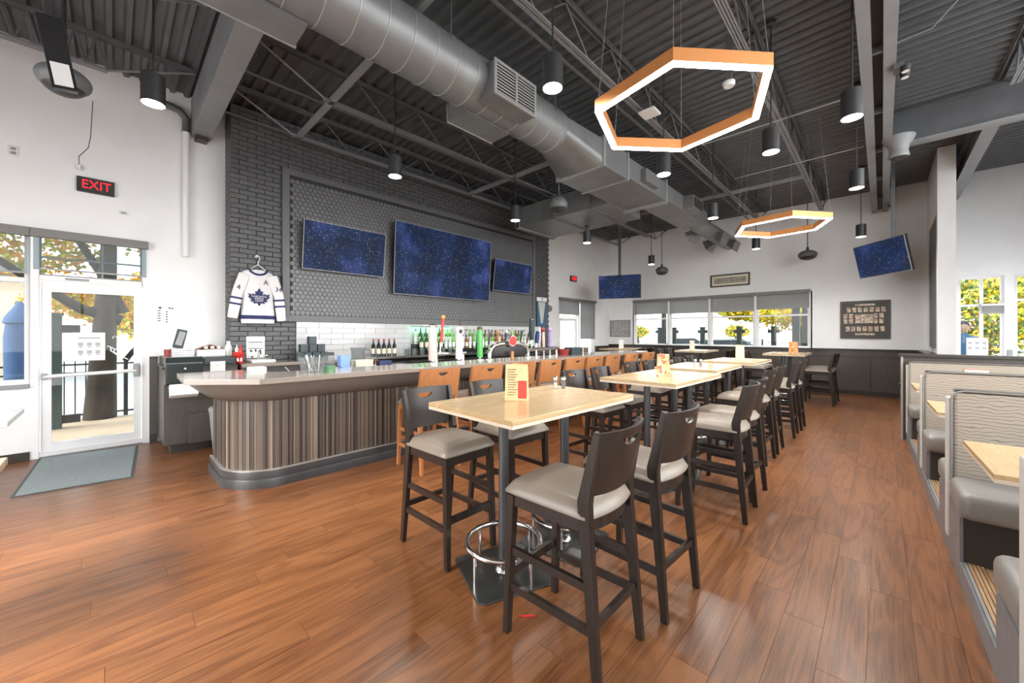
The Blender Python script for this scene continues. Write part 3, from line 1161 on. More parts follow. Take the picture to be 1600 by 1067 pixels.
# twin channel girder along the dining aisle
tg = thing('twin_girder', 'pair of grey steel channels running the length of the aisle ceiling', 'beam', (-0.03, 6.0, 4.40))
for xx in (-0.125, 0.06):
    build(MB().box(xx - 0.05, xx + 0.05, 0.9, YB - 0.1, 4.40, 4.412).box(xx - (0.05 if xx < 0 else -0.04), xx - (0.04 if xx < 0 else -0.05), 0.9, YB - 0.1, 4.412, 4.75), 'channel', 'grey_steel', tg)
build(MB().box(-0.085, 0.02, 0.9, YB - 0.1, 4.48, 4.50), 'web_plate', 'duct_dark', tg)
for yy in (2.5, 4.0, 5.5, 7.0, 8.5, 10.0, 11.5):
    build(MB().box(-0.12, 0.055, yy - 0.02, yy + 0.02, 4.412, ZC - 0.02), 'hanger_plate', 'charcoal_steel', tg)
for xx in (-0.125, 0.06):
    build(MB().box(xx - 0.012, xx + 0.012, 0.9, YB - 0.1, 4.74, ZC - 0.004), 'upper_web', 'charcoal_steel', tg)

# bridging tubes across the joists
for yy, xa, xb, lb in ((1.97, -6.43, -2.35, 'pale bridging tube across the joists nearest the entrance'),
                       (5.35, -6.43, -3.87, 'pale bridging tube across the joists above the large television'),
                       (9.2, -6.43, -1.05, 'thin bridging tube across the joists toward the end wall')):
    t = thing('bridging_tube', lb, 'bridging', ((xa + xb) / 2, yy, 4.51), group='joist bridging')
    build(MB().bar((xa, yy, 4.53), (xb, yy, 4.53), 0.06, 0.06), 'tube', 'grey_steel', t)
    for xx in (xa, xb):
        build(MB().box(xx - 0.02, xx + 0.02, yy - 0.04, yy + 0.04, 4.495, 4.56), 'clip', 'charcoal_steel', t)
# sprinkler pipe and conduits under the deck
for (x, z, r, lb) in ((-2.75, 4.78, 0.022, 'dark sprinkler pipe running beside the round duct'), (-5.75, 4.8, 0.018, 'dark conduit running between the bar joists'),
                      (-6.85, 4.72, 0.02, 'dark conduit along the top of the brick wall')):
    tag(build(MB().tube([(x, 1.0, z), (x, 12.6, z)], r, 8), 'ceiling_pipe', 'charcoal_steel', smooth=40), lb, 'pipe', 'pipes under the roof deck')
for yy, lb in ((6.3, 'thin pale conduit crossing the ceiling before the far hexagon light'), (8.1, 'thin pale conduit crossing the ceiling behind the far hexagon light')):
    tag(build(MB().tube([(-2.0, yy, 4.42), (-1.2, yy + 0.05, 4.44), (-0.2, yy, 4.42)], 0.008, 6), 'conduit', 'duct_seam', smooth=40), lb, 'conduit')
tag(build(MB().tube([(0.08, 5.6, 4.5), (0.35, 5.5, 4.46), (0.7, 5.0, 4.6), (0.95, 4.4, 4.85)], 0.007, 6), 'loose_cable', 'duct_seam', smooth=40), 'loose pale cable hanging across the ceiling above the booths', 'cable')

# round duct along the room
DX, DZ, DR = -3.17, 4.19, 0.27
rd = thing('round_duct', 'large round spiral ventilation duct hung above the bar stools', 'duct', (DX, 1.0, DZ - DR))
prof = [(DR, -2.7), (DR, 4.05)]
build(MB().lathe(prof, 40, (DX, 0, DZ), 'Y'), 'shell', 'duct_metal', rd, smooth=40)
y = -2.5
while y < 4.0:
    build(MB().lathe([(DR, y - 0.006), (DR + 0.006, y - 0.003), (DR + 0.006, y + 0.003), (DR, y + 0.006)], 40, (DX, 0, DZ), 'Y'), 'seam', 'duct_seam', rd, smooth=60)
    y += 0.24
# transition from round to rectangular
tr = MB()
nn = 32
ra, rb = [], []
for k in range(nn):
    a = 2 * math.pi * k / nn
    ra.append((DX + DR * math.cos(a), 4.05, DZ + DR * math.sin(a)))
    ca, sa = math.cos(a), math.sin(a)
    m = max(abs(ca) / 0.40, abs(sa) / 0.20)
    rb.append((DX - 0.03 + ca / m, 4.75, 4.06 + sa / m))
tr.add(ra + rb, [(k, (k + 1) % nn, nn + (k + 1) % nn, nn + k) for k in range(nn)])
build(tr, 'transition', 'duct_metal', rd, smooth=50)
# registers on the round duct
def register(y0, y1, side, zc, label, grille):
    g = thing('duct_register', label, 'register', (DX + side * 0.30, (y0 + y1) / 2, zc), group='registers on the round duct')
    xa, xb = DX + side * 0.14, DX + side * 0.36
    if grille:
        build(MB().box(min(xa, xb), max(xa, xb), y0, y1, zc - 0.17, zc + 0.17), 'boot', 'duct_metal', g)
        fx = xb
        build(frame_bars(MB(), 'X', fx, side * 0.02, y0 - 0.01, y1 + 0.01, zc - 0.18, zc + 0.18, 0.03, us=((y0 + y1) / 2,)), 'face_frame', 'duct_seam', g)
        build(MB().box(min(fx, fx + side * 0.004), max(fx, fx + side * 0.004), y0 + 0.02, y1 - 0.02, zc - 0.15, zc + 0.15), 'throat', 'duct_dark', g)
        for k in range(9):
            zz = zc - 0.13 + k * 0.0325
            build(MB().bar((fx + side * 0.008, y0 + 0.02, zz), (fx + side * 0.008, y1 - 0.02, zz), 0.014, 0.006, up=(side * 0.6, 0, 1)), 'louvre', 'duct_seam', g)
    else:
        m = MB()
        zb, zt = zc - 0.12, zc + 0.10
        m.prism([(DX + side * 0.12, y0, zt + 0.05), (xb, y0, zt - 0.03), (xb, y0, zb), (DX + side * 0.05, y0, zb)], (0, y1 - y0, 0))
        build(m, 'boot', 'duct_metal', g)
        build(MB().box(min(xb, xb + side * 0.012), max(xb, xb + side * 0.012), y0 - 0.01, y1 + 0.01, zb - 0.01, zt - 0.02), 'flange', 'duct_seam', g)
    return g


register(2.66, 3.28, 1, 4.10, 'louvred grille register on the aisle side of the round duct', True)
register(2.62, 3.30, -1, 4.02, 'grey duct boot on the bar side of the round duct over the bar stools', False)
register(-0.2, 1.05, -1, 4.02, 'long grey duct boot on the bar side of the round duct beside the boxed beam', False)
# rectangular run
rect = thing('rectangular_duct', 'grey rectangular duct run continuing from the round duct', 'duct', (DX, 6.5, 3.9))
build(MB().box(DX - 0.43, DX + 0.37, 4.75, 5.45, 3.86, 4.26), 'section', 'duct_metal', rect)
build(MB().box(DX - 0.43, DX + 0.37, 5.45, 7.0, 3.90, 4.22), 'section', 'duct_metal', rect)
build(MB().box(DX - 0.25, DX + 0.30, 7.0, 9.4, 3.98, 4.28), 'section', 'duct_metal', rect)
for yy in (4.75, 5.45, 6.9):
    build(MB().box(DX - 0.45, DX + 0.39, yy - 0.02, yy + 0.02, 3.845, 4.275), 'flange', 'duct_seam', rect)
build(MB().box(DX + 0.37, DX + 0.46, 5.9, 6.4, 3.96, 4.16), 'side_collar', 'duct_metal', rect)
build(MB().box(DX + 0.30, DX + 0.50, 7.9, 8.5, 4.0, 4.25), 'side_boot', 'duct_metal', rect)
build(MB().box(DX + 0.50, DX + 0.505, 7.95, 8.45, 4.03, 4.22), 'side_grille', 'duct_dark', rect)
# branch toward the brick wall
br = thing('branch_duct', 'wide flat grey duct branch reaching over the bar toward the brick wall', 'duct', (-4.8, 6.9, 3.86))
build(MB().box(-5.85, DX - 0.43, 6.25, 7.55, 3.88, 4.30), 'section', 'duct_metal', br)
for xx in (-5.83, -4.85, -3.95):
    build(MB().box(xx - 0.025, xx + 0.025, 6.22, 7.58, 3.855, 4.32), 'flange', 'charcoal_steel', br)
build(MB().box(-5.90, -5.80, 6.22, 7.58, 3.85, 4.33), 'end_flange', 'grey_steel', br)
# far round tail with flared outlets
fd = thing('far_round_duct', 'narrow round duct tail with flared outlets near the end wall', 'duct', (DX, 10.4, 3.9))
build(MB().lathe([(0.15, 9.3), (0.19, 9.6), (0.19, 12.3), (0.15, 12.32)], 20, (DX, 0, 4.12), 'Y'), 'shell', 'duct_metal', fd, smooth=40)
for yy, sx in ((10.1, -1), (11.4, -1), (10.7, 1), (11.8, 1)):
    a = (DX + sx * 0.10, yy, 4.02)
    m = MB()
    x0, x1 = DX + sx * 0.10, DX + sx * 0.36
    m.add([(x0, yy - 0.12, 4.10), (x0, yy + 0.12, 4.10), (x0, yy + 0.12, 3.95), (x0, yy - 0.12, 3.95),
           (x1, yy - 0.26, 4.02), (x1, yy + 0.26, 4.02), (x1 - sx * 0.10, yy + 0.26, 3.78), (x1 - sx * 0.10, yy - 0.26, 3.78)],
          [(0, 1, 2, 3), (4, 7, 6, 5), (0, 4, 5, 1), (1, 5, 6, 2), (2, 6, 7, 3), (3, 7, 4, 0)])
    build(m, 'flared_outlet', 'duct_metal', fd)
for yy in (0.6, 2.2, 3.8):
    for sx in (-1, 1):
        tag(build(MB().tube([(DX + sx * DR * 0.95, yy, DZ + 0.05), (DX + sx * DR * 0.95, yy, ZC)], 0.006, 6), 'hanger_rod', 'charcoal_steel', rd))

# ------------------------------------------------------------------ pendant lamps
def make_pendant():
    t = thing('pendant_lamp', '', 'lamp', (0, 0, 3.5))
    build(MB().lathe([(0.080, 0.0), (0.0825, 0.002), (0.0825, 0.245), (0.075, 0.25), (0.03, 0.258), (0.0, 0.258)], 28), 'housing', 'black_matte', t, local=True, smooth=40)
    build(MB().lathe([(0.0, -0.004), (0.070, -0.004), (0.078, -0.001), (0.078, 0.004), (0.0, 0.004)], 28), 'lens', 'lamp_face', t, local=True, smooth=40)
    build(MB().lathe([(0.0, 1.44), (0.05, 1.44), (0.05, 1.40), (0.02, 1.385), (0.0, 1.385)], 16), 'canopy', 'black_matte', t, local=True, smooth=40)
    build(MB().tube([(0, 0, 0.25), (0, 0, 1.42)], 0.0075, 8), 'stem', 'black_matte', t, local=True)
    return t


pend = make_pendant()
used = False
PEND = [(-4.56, 0.24, 'black cylinder pendant lamp nearest the exit sign'),
        (-4.45, 2.48, 'black cylinder pendant lamp in front of the first television'),
        (-4.65, 4.91, 'black cylinder pendant lamp over the bar beside the flat duct branch'),
        (-4.66, 7.21, 'black cylinder pendant lamp over the far half of the bar beyond the duct branch'),
        (-4.76, 10.7, 'small black pendant lamp near the end wall picture of grey art'),
        (-1.93, 2.48, 'black cylinder pendant lamp between the round duct and the near hexagon light'),
        (-1.97, 4.79, 'black pendant lamp just below the near corner of the near hexagon light'),
        (-2.10, 7.18, 'black pendant lamp left of the far hexagon light'),
        (-2.13, 10.47, 'black pendant lamp beneath the far hexagon light against the end wall'),
        (-0.20, 4.74, 'large black cylinder pendant lamp beside the twin ceiling channels'),
        (-0.88, 5.02, 'black pendant lamp just beyond the right corner of the near hexagon light'),
        (-0.25, 7.07, 'black pendant lamp beside the twin ceiling channels beyond the far hexagon light'),
        (-0.31, 10.66, 'black pendant lamp hanging left of the tilted television')]
for x, y, lb in PEND:
    pl_ = place(pend, used, (x, y, 3.5), 0, lb, 'black cylinder pendant lamps')
    used = True
    if y == 7.21 and x < -4:      # this one hangs from the underside of the duct branch
        for ch in pl_.children:
            if ch.name.startswith('stem'):
                ch.scale = (1, 1, 0.25)
                ch.location = (0, 0, 0.19)
            elif ch.name.startswith('canopy'):
                ch.location = (0, 0, 0.38 - 1.44)
    ld = bpy.data.lights.new('pendant_light', 'SPOT')
    ld.energy = 85
    ld.spot_size = R(155)
    ld.spot_blend = 0.8
    ld.shadow_soft_size = 0.07
    ld.color = (1.0, 0.965, 0.91)
    lo = bpy.data.objects.new('pendant_light', ld)
    lo.location = (x, y, 3.485)
    COL.objects.link(lo)


# hexagon ring lights
def hex_light(c, rad, rot, label):
    t = thing('hexagon_light', label, 'ceiling light', c, group='hexagon ring lights')
    c = Vector(c)
    pts = [c + Vector((rad * math.cos(R(rot + 60 * k)), rad * math.sin(R(rot + 60 * k)), 0)) for k in range(6)]
    w = 0.052
    for k in range(6):
        a, b = pts[k], pts[(k + 1) % 6]
        ri = (rad - w * 1.15) / rad
        a2, b2 = c + (a - c) * ri, c + (b - c) * ri
        build(MB().prism([a, b, b2, a2], (0, 0, 0.09)).xf(Matrix.Translation((0, 0, 0.008))), 'side_profile', 'copper', t)
        ro, ri2 = (rad - 0.002) / rad, (rad - w * 1.15 + 0.002) / rad
        build(MB().prism([c + (a - c) * ro, c + (b - c) * ro, c + (b - c) * ri2, c + (a - c) * ri2], (0, 0, 0.010)), 'diffuser', 'hex_glow', t)
        build(MB().tube([a * 0.5 + a2 * 0.5 + Vector((0, 0, 0.09)), (c.x + (a.x - c.x) * 0.75, c.y + (a.y - c.y) * 0.75, ZC)], 0.002, 5), 'suspension_wire', 'duct_seam', t)
    return t


hex_light((-1.21, 3.23, 3.30), 0.70, 48, 'large copper sided hexagon ring light above the nearest tables')
hex_light((-1.25, 7.87, 3.30), 0.71, 52, 'smaller looking hexagon ring light farther back toward the end wall')

# speakers and ceiling gear
def ball_speaker(c, r, zr, label, top=ZC):
    t = thing('pendant_speaker', label, 'speaker', c, group='pendant speakers')
    c = Vector(c)
    build(MB().blob(c, r, r, zr, 24, 14), 'shell', 'charcoal_steel', t, smooth=60)
    build(MB().lathe([(r * 0.9, -zr * 0.45), (r * 0.72, -zr * 0.78), (r * 0.4, -zr * 1.02), (0, -zr * 1.03)], 24, c), 'grille', 'black_matte', t, smooth=60)
    build(MB().tube([c + Vector((0, 0, zr * 0.9)), (c.x, c.y, top)], 0.011, 8), 'stem', 'charcoal_steel', t)
    build(MB().lathe([(0.03, zr * 0.85), (0.03, zr + 0.06), (0.012, zr + 0.08)], 12, c), 'collar', 'black_matte', t)
    return t


ball_speaker((-3.69, 4.90, 3.55), 0.14, 0.125, 'grey ball shaped pendant speaker hanging before the duct branch')
ball_speaker((-1.34, 12.04, 3.48), 0.20, 0.12, 'flat dark pendant speaker near the end wall right of the far hexagon light')
ball_speaker((-5.0, 12.0, 3.50), 0.19, 0.13, 'dark pendant speaker near the end wall above the window band')
sp = thing('dome_speaker', 'large oval grey speaker on the wall above the entrance door', 'speaker', (-4.64, -0.27, 3.45))
build(MB().blob((-4.64, -0.27, 3.50), 0.155, 0.155, 0.10, 28, 14), 'shell', 'charcoal_steel', sp, smooth=60)
build(MB().blob((-4.64, -0.27, 3.475), 0.13, 0.13, 0.095, 28, 14), 'grille', 'black_matte', sp, smooth=60)
build(MB().tube([(-4.64, -0.27, 3.6), (-4.64, -0.27, ZC)], 0.014, 8), 'stem', 'black_matte', sp)
sv = thing('hanging_screen', 'slim dark hanging screen seen edge on above the entrance', 'television', (-4.1, -0.33, 3.4))
build(MB().bar((-4.16, -0.31, 3.70), (-4.16, -0.235, 3.22), 0.12, 0.05, up=(1, 0, 0)), 'case', 'black_gloss', sv)
build(MB().bar((-4.132, -0.262, 3.39), (-4.132, -0.238, 3.24), 0.09, 0.006, up=(1, 0, 0)), 'panel', 'car_white', sv)  # pale strip put on as the reflection low on the screen
build(MB().box(-4.18, -4.14, -0.33, -0.29, 3.68, ZC), 'pole', 'black_matte', sv)
dc = thing('ceiling_horn', 'smoked dome shaped fitting under the girder above the booths', 'ceiling fitting', (0.2, 8.15, 4.1))
build(MB().lathe([(0.11, 0.0), (0.12, 0.02), (0.105, 0.08), (0.115, 0.17), (0.16, 0.24), (0.18, 0.28), (0.18, 0.30), (0.0, 0.30)], 24, (0.18, 8.1, 4.12)), 'dome', 'grey_steel', dc, smooth=50)
build(MB().lathe([(0.0, -0.002), (0.10, -0.002), (0.105, 0.004)], 24, (0.18, 8.1, 4.12)), 'lens', 'black_gloss', dc)
sd = thing('smoke_detector', 'white round detector seen through the near hexagon light', 'detector', (-1.27, 4.92, 4.35))
build(MB().lathe([(0.0, 0), (0.05, 0), (0.065, 0.02), (0.065, 0.05), (0.0, 0.05)], 20, (-1.27, 4.92, 4.35)), 'body', 'white_plastic', sd, smooth=50)
build(MB().box(-1.30, -1.24, 4.89, 4.95, 4.40, ZC), 'bracket', 'charcoal_steel', sd)
wa = thing('access_point', 'white square wireless box seen through the near hexagon light', 'access point', (-2.2, 4.9, 4.4))
build(MB().box(-2.32, -2.10, 4.80, 5.02, 4.40, 4.43), 'case', 'white_plastic', wa, bevel=0.01, seg=2)
build(MB().tube([(-2.21, 4.91, 4.43), (-2.21, 4.91, ZC)], 0.01, 6), 'stem', 'charcoal_steel', wa)
# emergency lamp heads on the twin girder
for (x, y, z, lb) in ((0.15, 5.9, 4.33, 'twin emergency lamp head on the aisle girder above the booths'), (0.10, 11.9, 4.33, 'twin emergency lamp head at the end wall tip of the aisle girder')):
    t = thing('emergency_lamp', lb, 'lamp', (x, y, z))
    build(MB().box(x - 0.06, x + 0.02, y - 0.08, y + 0.08, z + 0.02, z + 0.07), 'bracket', 'charcoal_steel', t)
    for dy in (-0.07, 0.07):
        build(MB().lathe([(0.02, 0.0), (0.035, 0.005), (0.045, 0.06), (0.0, 0.06)], 14, (x + 0.03, y + dy, z - 0.045)), 'head', 'black_matte', t, smooth=40)
        build(MB().lathe([(0.0, -0.001), (0.030, -0.001), (0.030, 0.003)], 14, (x + 0.03, y + dy, z - 0.045)), 'lens', 'white_plastic', t)


# ------------------------------------------------------------------ televisions
def tv(c, w, h, yaw, tilt, label, scr, pole=None, wall=None, bez='grey_plastic'):
    """screen faces local -Y turned by yaw, leaning forward by tilt"""
    t = thing('television', label, 'television', c, group='televisions')
    M = Matrix.Translation(Vector(c)) @ Matrix.Rotation(yaw, 4, 'Z') @ Matrix.Rotation(tilt, 4, 'X')
    def bl(mb, nm, mat, par=t, **k):
        return build(mb.xf(M), nm, mat, par, **k)
    b = 0.012
    bl(MB().box(-w / 2, w / 2, 0, 0.045, -h / 2, h / 2), 'case', 'black_gloss')
    bl(frame_bars(MB(), 'Y', 0.0, -0.008, -w / 2, w / 2, -h / 2, h / 2, b), 'bezel', bez)
    me = mesh_of(MB().box(-w / 2 + b, w / 2 - b, -0.004, 0.0, -h / 2 + b, h / 2 - b), scr, name='screen')
    o = bpy.data.objects.new('screen', me)
    COL.objects.link(o)
    o.parent = t
    o.rotation_euler = (Matrix.Rotation(yaw, 4, 'Z') @ Matrix.Rotation(tilt, 4, 'X')).to_euler()
    bl(MB().box(-0.25, 0.25, 0.045, 0.075, -0.2, 0.2), 'mount_plate', 'charcoal_steel')
    if pole:
        build(MB().box(pole[0] - 0.03, pole[0] + 0.03, pole[1] - 0.03, pole[1] + 0.03, c[2], ZC), 'pole', 'charcoal_steel', t)
        build(MB().bar((c[0], c[1], c[2]), (pole[0], pole[1], c[2]), 0.05, 0.05), 'arm', 'charcoal_steel', t)
    if wall:
        build(MB().bar(M @ Vector((0, 0.07, 0)), wall, 0.12, 0.12), 'arm', 'charcoal_steel', t)
    return t


tv((-6.74, 4.99, 2.985), 2.50, 1.41, R(90), R(3), 'huge television in the middle of the hexagon tile panel', 'star_screen_0', wall=(-6.90, 4.99, 2.985))
tv((-6.73, 2.83, 2.965), 1.42, 0.80, R(90), R(7), 'medium television on the left of the hexagon tile panel', 'star_screen_1', wall=(-6.90, 2.83, 2.965))
tv((-6.73, 7.04, 2.94), 1.36, 0.765, R(90), R(7), 'medium television on the right of the hexagon tile panel', 'star_screen_2', wall=(-6.90, 7.04, 2.94))
tv((-5.55, 10.31, 2.89), 1.20, 0.68, R(24), R(4), 'television on a ceiling pole in the far corner by the exit door', 'star_screen_3', pole=(-5.62, 10.45), bez='black_gloss')
tv((-0.02, 10.25, 2.965), 1.16, 0.66, R(-52), R(12), 'tilted television on a ceiling pole in front of the end wall', 'star_screen_4', pole=(0.155, 10.42))
# ------------------------------------------------------------------ bar
AX, AY, AR = -4.326, 0.765, 0.45


def bar_outline(o, back=None, yend=8.6, left=-5.30):
    """plan outline of the bar front from its left end round the corner to the far end, offset outward by o"""
    pts = [(left, AY - o), (AX - AR, AY - o)]
    for k in range(1, 12):
        a = -math.pi / 2 + (math.pi / 2) * k / 12
        pts.append((AX - AR + (AR + o) * math.cos(a), AY + AR + (AR + o) * math.sin(a)))
    pts.append((AX + o, AY + AR))
    pts.append((AX + o, yend))
    return pts


bar = thing('bar_counter', 'long bar with a rounded striped front and a taupe stone top', 'bar', (AX, 4.5, 0))
bar_pl = bar_outline(0.0)
body = bar_outline(-0.012) + [(-4.72, 8.6), (-4.72, 1.15), (-5.30, 1.15)]
build(MB().plan(body, 0.0, 1.04), 'body', 'bar_dark', bar)
# upright strips of many widths round the front
strips = MB()


def walk(pts, step_fn):
    segs = []
    i = 0
    pos = Vector(pts[0])
    tgt = 1
    while tgt < len(pts):
        w = step_fn()
        start = pos.copy()
        left = w
        while tgt < len(pts):
            dv = Vector(pts[tgt]) - pos
            if dv.length > left:
                pos = pos + dv.normalized() * left
                break
            left -= dv.length
            pos = Vector(pts[tgt])
            tgt += 1
        if (pos - start).length > 0.004:
            segs.append((start, pos.copy()))
    return segs


for a, b in walk([Vector((p[0], p[1], 0)) for p in bar_outline(0.0)], lambda: random.choice((0.006, 0.008, 0.010, 0.012, 0.016, 0.022))):
    d = (b - a).normalized()
    nrm = Vector((d.y, -d.x, 0))
    th = random.choice((0.0, 0.003, 0.006))
    strips.cur = random.choice((0, 0, 1, 1, 2, 3, 3, 1, 4))
    strips.prism([a + Vector((0, 0, 0.165)), b + Vector((0, 0, 0.165)), b + nrm * th + Vector((0, 0, 0.165)), a + nrm * th + Vector((0, 0, 0.165))] if th else
                 [a + Vector((0, 0, 0.165)) - nrm * 0.004, b + Vector((0, 0, 0.165)) - nrm * 0.004, b + Vector((0, 0, 0.165)), a + Vector((0, 0, 0.165))], (0, 0, 0.70))
tag(build(strips, 'striped_cladding', ['strip_a', 'strip_b', 'strip_c', 'strip_d', 'strip_e'], bar), 'brown and tan reeded stripes', kind='stuff')


def loft(profile, yend=8.6, left=-5.30, close_back=True):
    m = MB()
    rings = []
    for o, z in profile:
        rings.append([Vector((p[0] - (o * 0.5 if p[0] == left else 0), p[1], z)) for p in bar_outline(o, yend=yend, left=left)])
    n = len(rings[0])
    vs = [p for r in rings for p in r]
    fs = []
    for i in range(len(rings) - 1):
        for k in range(n - 1):
            fs.append((i * n + k, i * n + k + 1, (i + 1) * n + k + 1, (i + 1) * n + k))
    m.add(vs, fs)
    for e in (0, n - 1):
        m.add([r[e] for r in rings] + [Vector((r[e].x - (0 if e == 0 else 0.2), r[e].y + (0.2 if e == 0 else 0), r[e].z)) for r in (rings[-1], rings[0])], [tuple(range(len(rings) + 2))])
    return m


build(loft([(0.0, 0.85), (0.04, 0.852), (0.12, 0.885), (0.20, 0.95), (0.25, 1.02), (0.262, 1.048)]), 'apron', 'bar_apron', bar, smooth=50)
build(loft([(0.0, 0.165), (0.028, 0.165), (0.032, 0.155), (0.028, 0.085), (0.0, 0.085)]), 'kick_upper', 'kick_black', bar, smooth=40)
build(loft([(0.0, 0.088), (0.040, 0.088), (0.044, 0.078), (0.044, 0.0)]), 'kick_lower', 'kick_black', bar, smooth=40)
build(loft([(0.0, 0.166), (0.034, 0.166), (0.034, 0.174), (0.0, 0.174)]), 'kick_trim', 'kick_trim', bar)
top_poly = [(-5.19, 0.45), (-4.42, 0.43), (-3.97, 0.90), (-3.97, 8.75), (-4.62, 8.75), (-4.62, 1.25), (-4.80, 1.02), (-5.18, 1.0)]
tag(build(MB().plan(top_poly, 1.05, 1.10), 'countertop', 'stone_counter', bar, bevel=0.004, seg=2), 'taupe polished stone bar top')
# black drip channel on the floor at the end of the bar
tag(build(MB().bar((-5.32, 0.86, 0.006), (-5.55, 1.5, 0.006), 0.10, 0.012), 'floor_strip', 'duct_dark'), 'dark strip on the floor at the open end of the bar', 'floor strip')

# back bar: lower cabinet + stainless shelf
bk = thing('back_bar_cabinet', 'dark back bar cabinet with a pale worktop under the brick wall', 'cabinet', (-6.6, 2.1, 0))
build(MB().box(-6.92, -6.34, 1.22, 3.10, 0.0, 1.04), 'body', 'bar_dark', bk)
build(MB().box(-6.92, -6.30, 1.22, 3.12, 1.04, 1.09), 'worktop', 'stone_counter', bk, bevel=0.004)
b2 = thing('back_bar_cooler', 'long stainless back bar cooler behind the beer taps', 'cooler', (-6.6, 5.7, 0))
build(MB().box(-6.92, -6.40, 3.14, 8.25, 0.0, 0.98), 'body', 'bar_dark', b2)
build(MB().box(-6.92, -6.33, 3.14, 8.25, 1.06, 1.10), 'shelf', 'chrome', b2, bevel=0.004)
build(MB().box(-6.42, -6.36, 3.16, 3.22, 0.9, 1.06), 'bracket', 'orange_wood', b2)
build(MB().box(-6.92, -6.36, 3.2, 8.25, 0.98, 1.0), 'lower_shelf', 'chrome', b2)
for k in range(8):
    y0 = 3.2 + k * 0.63
    dr = build(MB().box(-6.40, -6.375, y0 + 0.01, y0 + 0.62, 0.10, 0.96), 'door', 'black_gloss', b2)
    build(MB().box(-6.375, -6.35, y0 + 0.05, y0 + 0.57, 0.90, 0.93), 'handle', 'chrome', dr)

# server station by the entrance
st = thing('server_station', 'dark brown wooden server station beside the entrance door', 'cabinet', (-6.8, 0.75, 0))
build(MB().box(XL + 0.01, -6.36, 0.43, 1.18, 0.12, 1.06), 'body', 'wainscot', st, bevel=0.003)
build(MB().box(XL + 0.01, -6.42, 0.50, 1.18, 0.0, 0.12), 'plinth', 'dark_cap', st)
build(MB().box(XL + 0.01, -6.34, 0.41, 1.18, 1.06, 1.09), 'worktop', 'dark_cap', st, bevel=0.003)
build(MB().box(XL + 0.01, -6.60, 0.45, 1.18, 1.09, 1.20), 'upstand', 'wainscot', st)
dw = build(MB().box(-6.36, -6.28, 0.66, 1.10, 0.12, 0.49), 'drawer', 'wainscot', st, bevel=0.003)
build(MB().box(-6.28, -6.275, 0.68, 1.08, 0.14, 0.47), 'drawer_front', 'wainscot', dw)
build(MB().box(-6.36, -6.352, 0.66, 1.14, 0.66, 0.665), 'gap_line', 'duct_dark', st)
tag(build(MB().lathe([(0.0, 0.0), (0.15, 0.0), (0.19, 0.50), (0.20, 0.55), (0.19, 0.58), (0.0, 0.60)], 24, (-6.05, 1.02, 0.0)), 'waste_bin', 'grey_plastic', smooth=40), 'round grey bin with a domed lid behind the bar end', 'bin')
wst = thing('wainscot_return', 'dark brown wainscot piece between the entrance door and the server station', 'wainscot', (XL, 0.4, 0))
build(MB().box(XL, XL + 0.04, 0.345, 0.425, 0.12, 1.15), 'panel', 'wainscot', wst)
build(MB().box(XL, XL + 0.07, 0.345, 0.425, 1.15, 1.19), 'cap', 'dark_cap', wst)
build(MB().box(XL, XL + 0.05, 0.345, 0.425, 0.0, 0.12), 'base', 'dark_cap', wst)
# towel dispenser on the station front
dp = thing('towel_dispenser', 'black wall paper towel dispenser on the server station', 'dispenser', (-6.33, 0.6, 0.84))
build(MB().prism([(-6.36, 0.43, 0.86), (-6.16, 0.43, 0.90), (-6.14, 0.43, 1.15), (-6.20, 0.43, 1.215), (-6.36, 0.43, 1.22)], (0, 0.36, 0)), 'case', 'black_plastic', dp, bevel=0.012, seg=2)
build(MB().prism([(-6.30, 0.47, 0.86), (-6.17, 0.47, 0.89), (-6.15, 0.47, 0.76), (-6.22, 0.47, 0.72)], (0, 0.27, 0)), 'paper_towel', 'paper', dp)
build(text_mb('\u25b2', 0.03).xf(facing((-6.137, 0.61, 1.08), (0, 1, 0))), 'emblem', 'paper', dp)
# second black machine and a till
tm = thing('order_terminal', 'black order terminal with a small card at the bar end', 'terminal', (-6.3, 0.97, 1.09))
build(MB().box(-6.60, -6.36, 0.82, 1.16, 1.09, 1.20), 'case', 'black_plastic', tm, bevel=0.008)
build(MB().box(-6.345, -6.335, 0.88, 1.04, 1.0, 1.14), 'card', 'paper', tm)
build(text_mb('OPEN' if False else '\u2013\u2013', 0.04).xf(facing((-6.333, 0.96, 1.09), (0, 1, 0))), 'card_print', 'ink', tm)

# things on the station
def lying(name, mb, mat, label, cat, group=None, **k):
    return tag(build(mb, name, mat, **k), label, cat, group)


def cup(name, c, r0, r1, h, mat, label, cat, n=18, group=None):
    return lying(name, MB().lathe([(0, 0), (r0, 0), (r1, h), (r1 - 0.004, h), (r0 - 0.004, 0.006), (0, 0.006)], n, c), mat, label, cat, group, smooth=40)


ZS = 1.20
cup('tumbler', (-6.72, 0.49, ZS), 0.032, 0.036, 0.10, 'dark_red', 'dark red plastic tumbler on the server station', 'tumbler')
t = thing('menu_stack', 'stack of white trays on the server station', 'tray', (-6.8, 0.65, ZS))
for k in range(4):
    build(MB().box(-6.98, -6.66, 0.53, 0.755, ZS + k * 0.028, ZS + k * 0.028 + 0.024), 'tray', 'white_plastic', t, bevel=0.004)
t = thing('card_reader', 'dark upright tablet leaning above the white trays', 'tablet', (-6.85, 0.61, ZS + 0.112))
build(MB().bar((-6.86, 0.60, ZS + 0.112), (-6.92, 0.66, ZS + 0.36), 0.11, 0.03, up=(1, 0, 0)), 'case', 'slate_box', t, bevel=0.008)
build(MB().bar((-6.838, 0.605, ZS + 0.15), (-6.892, 0.66, ZS + 0.33), 0.07, 0.012, up=(1, 0, 0)), 'screen', 'grey_plastic', t)
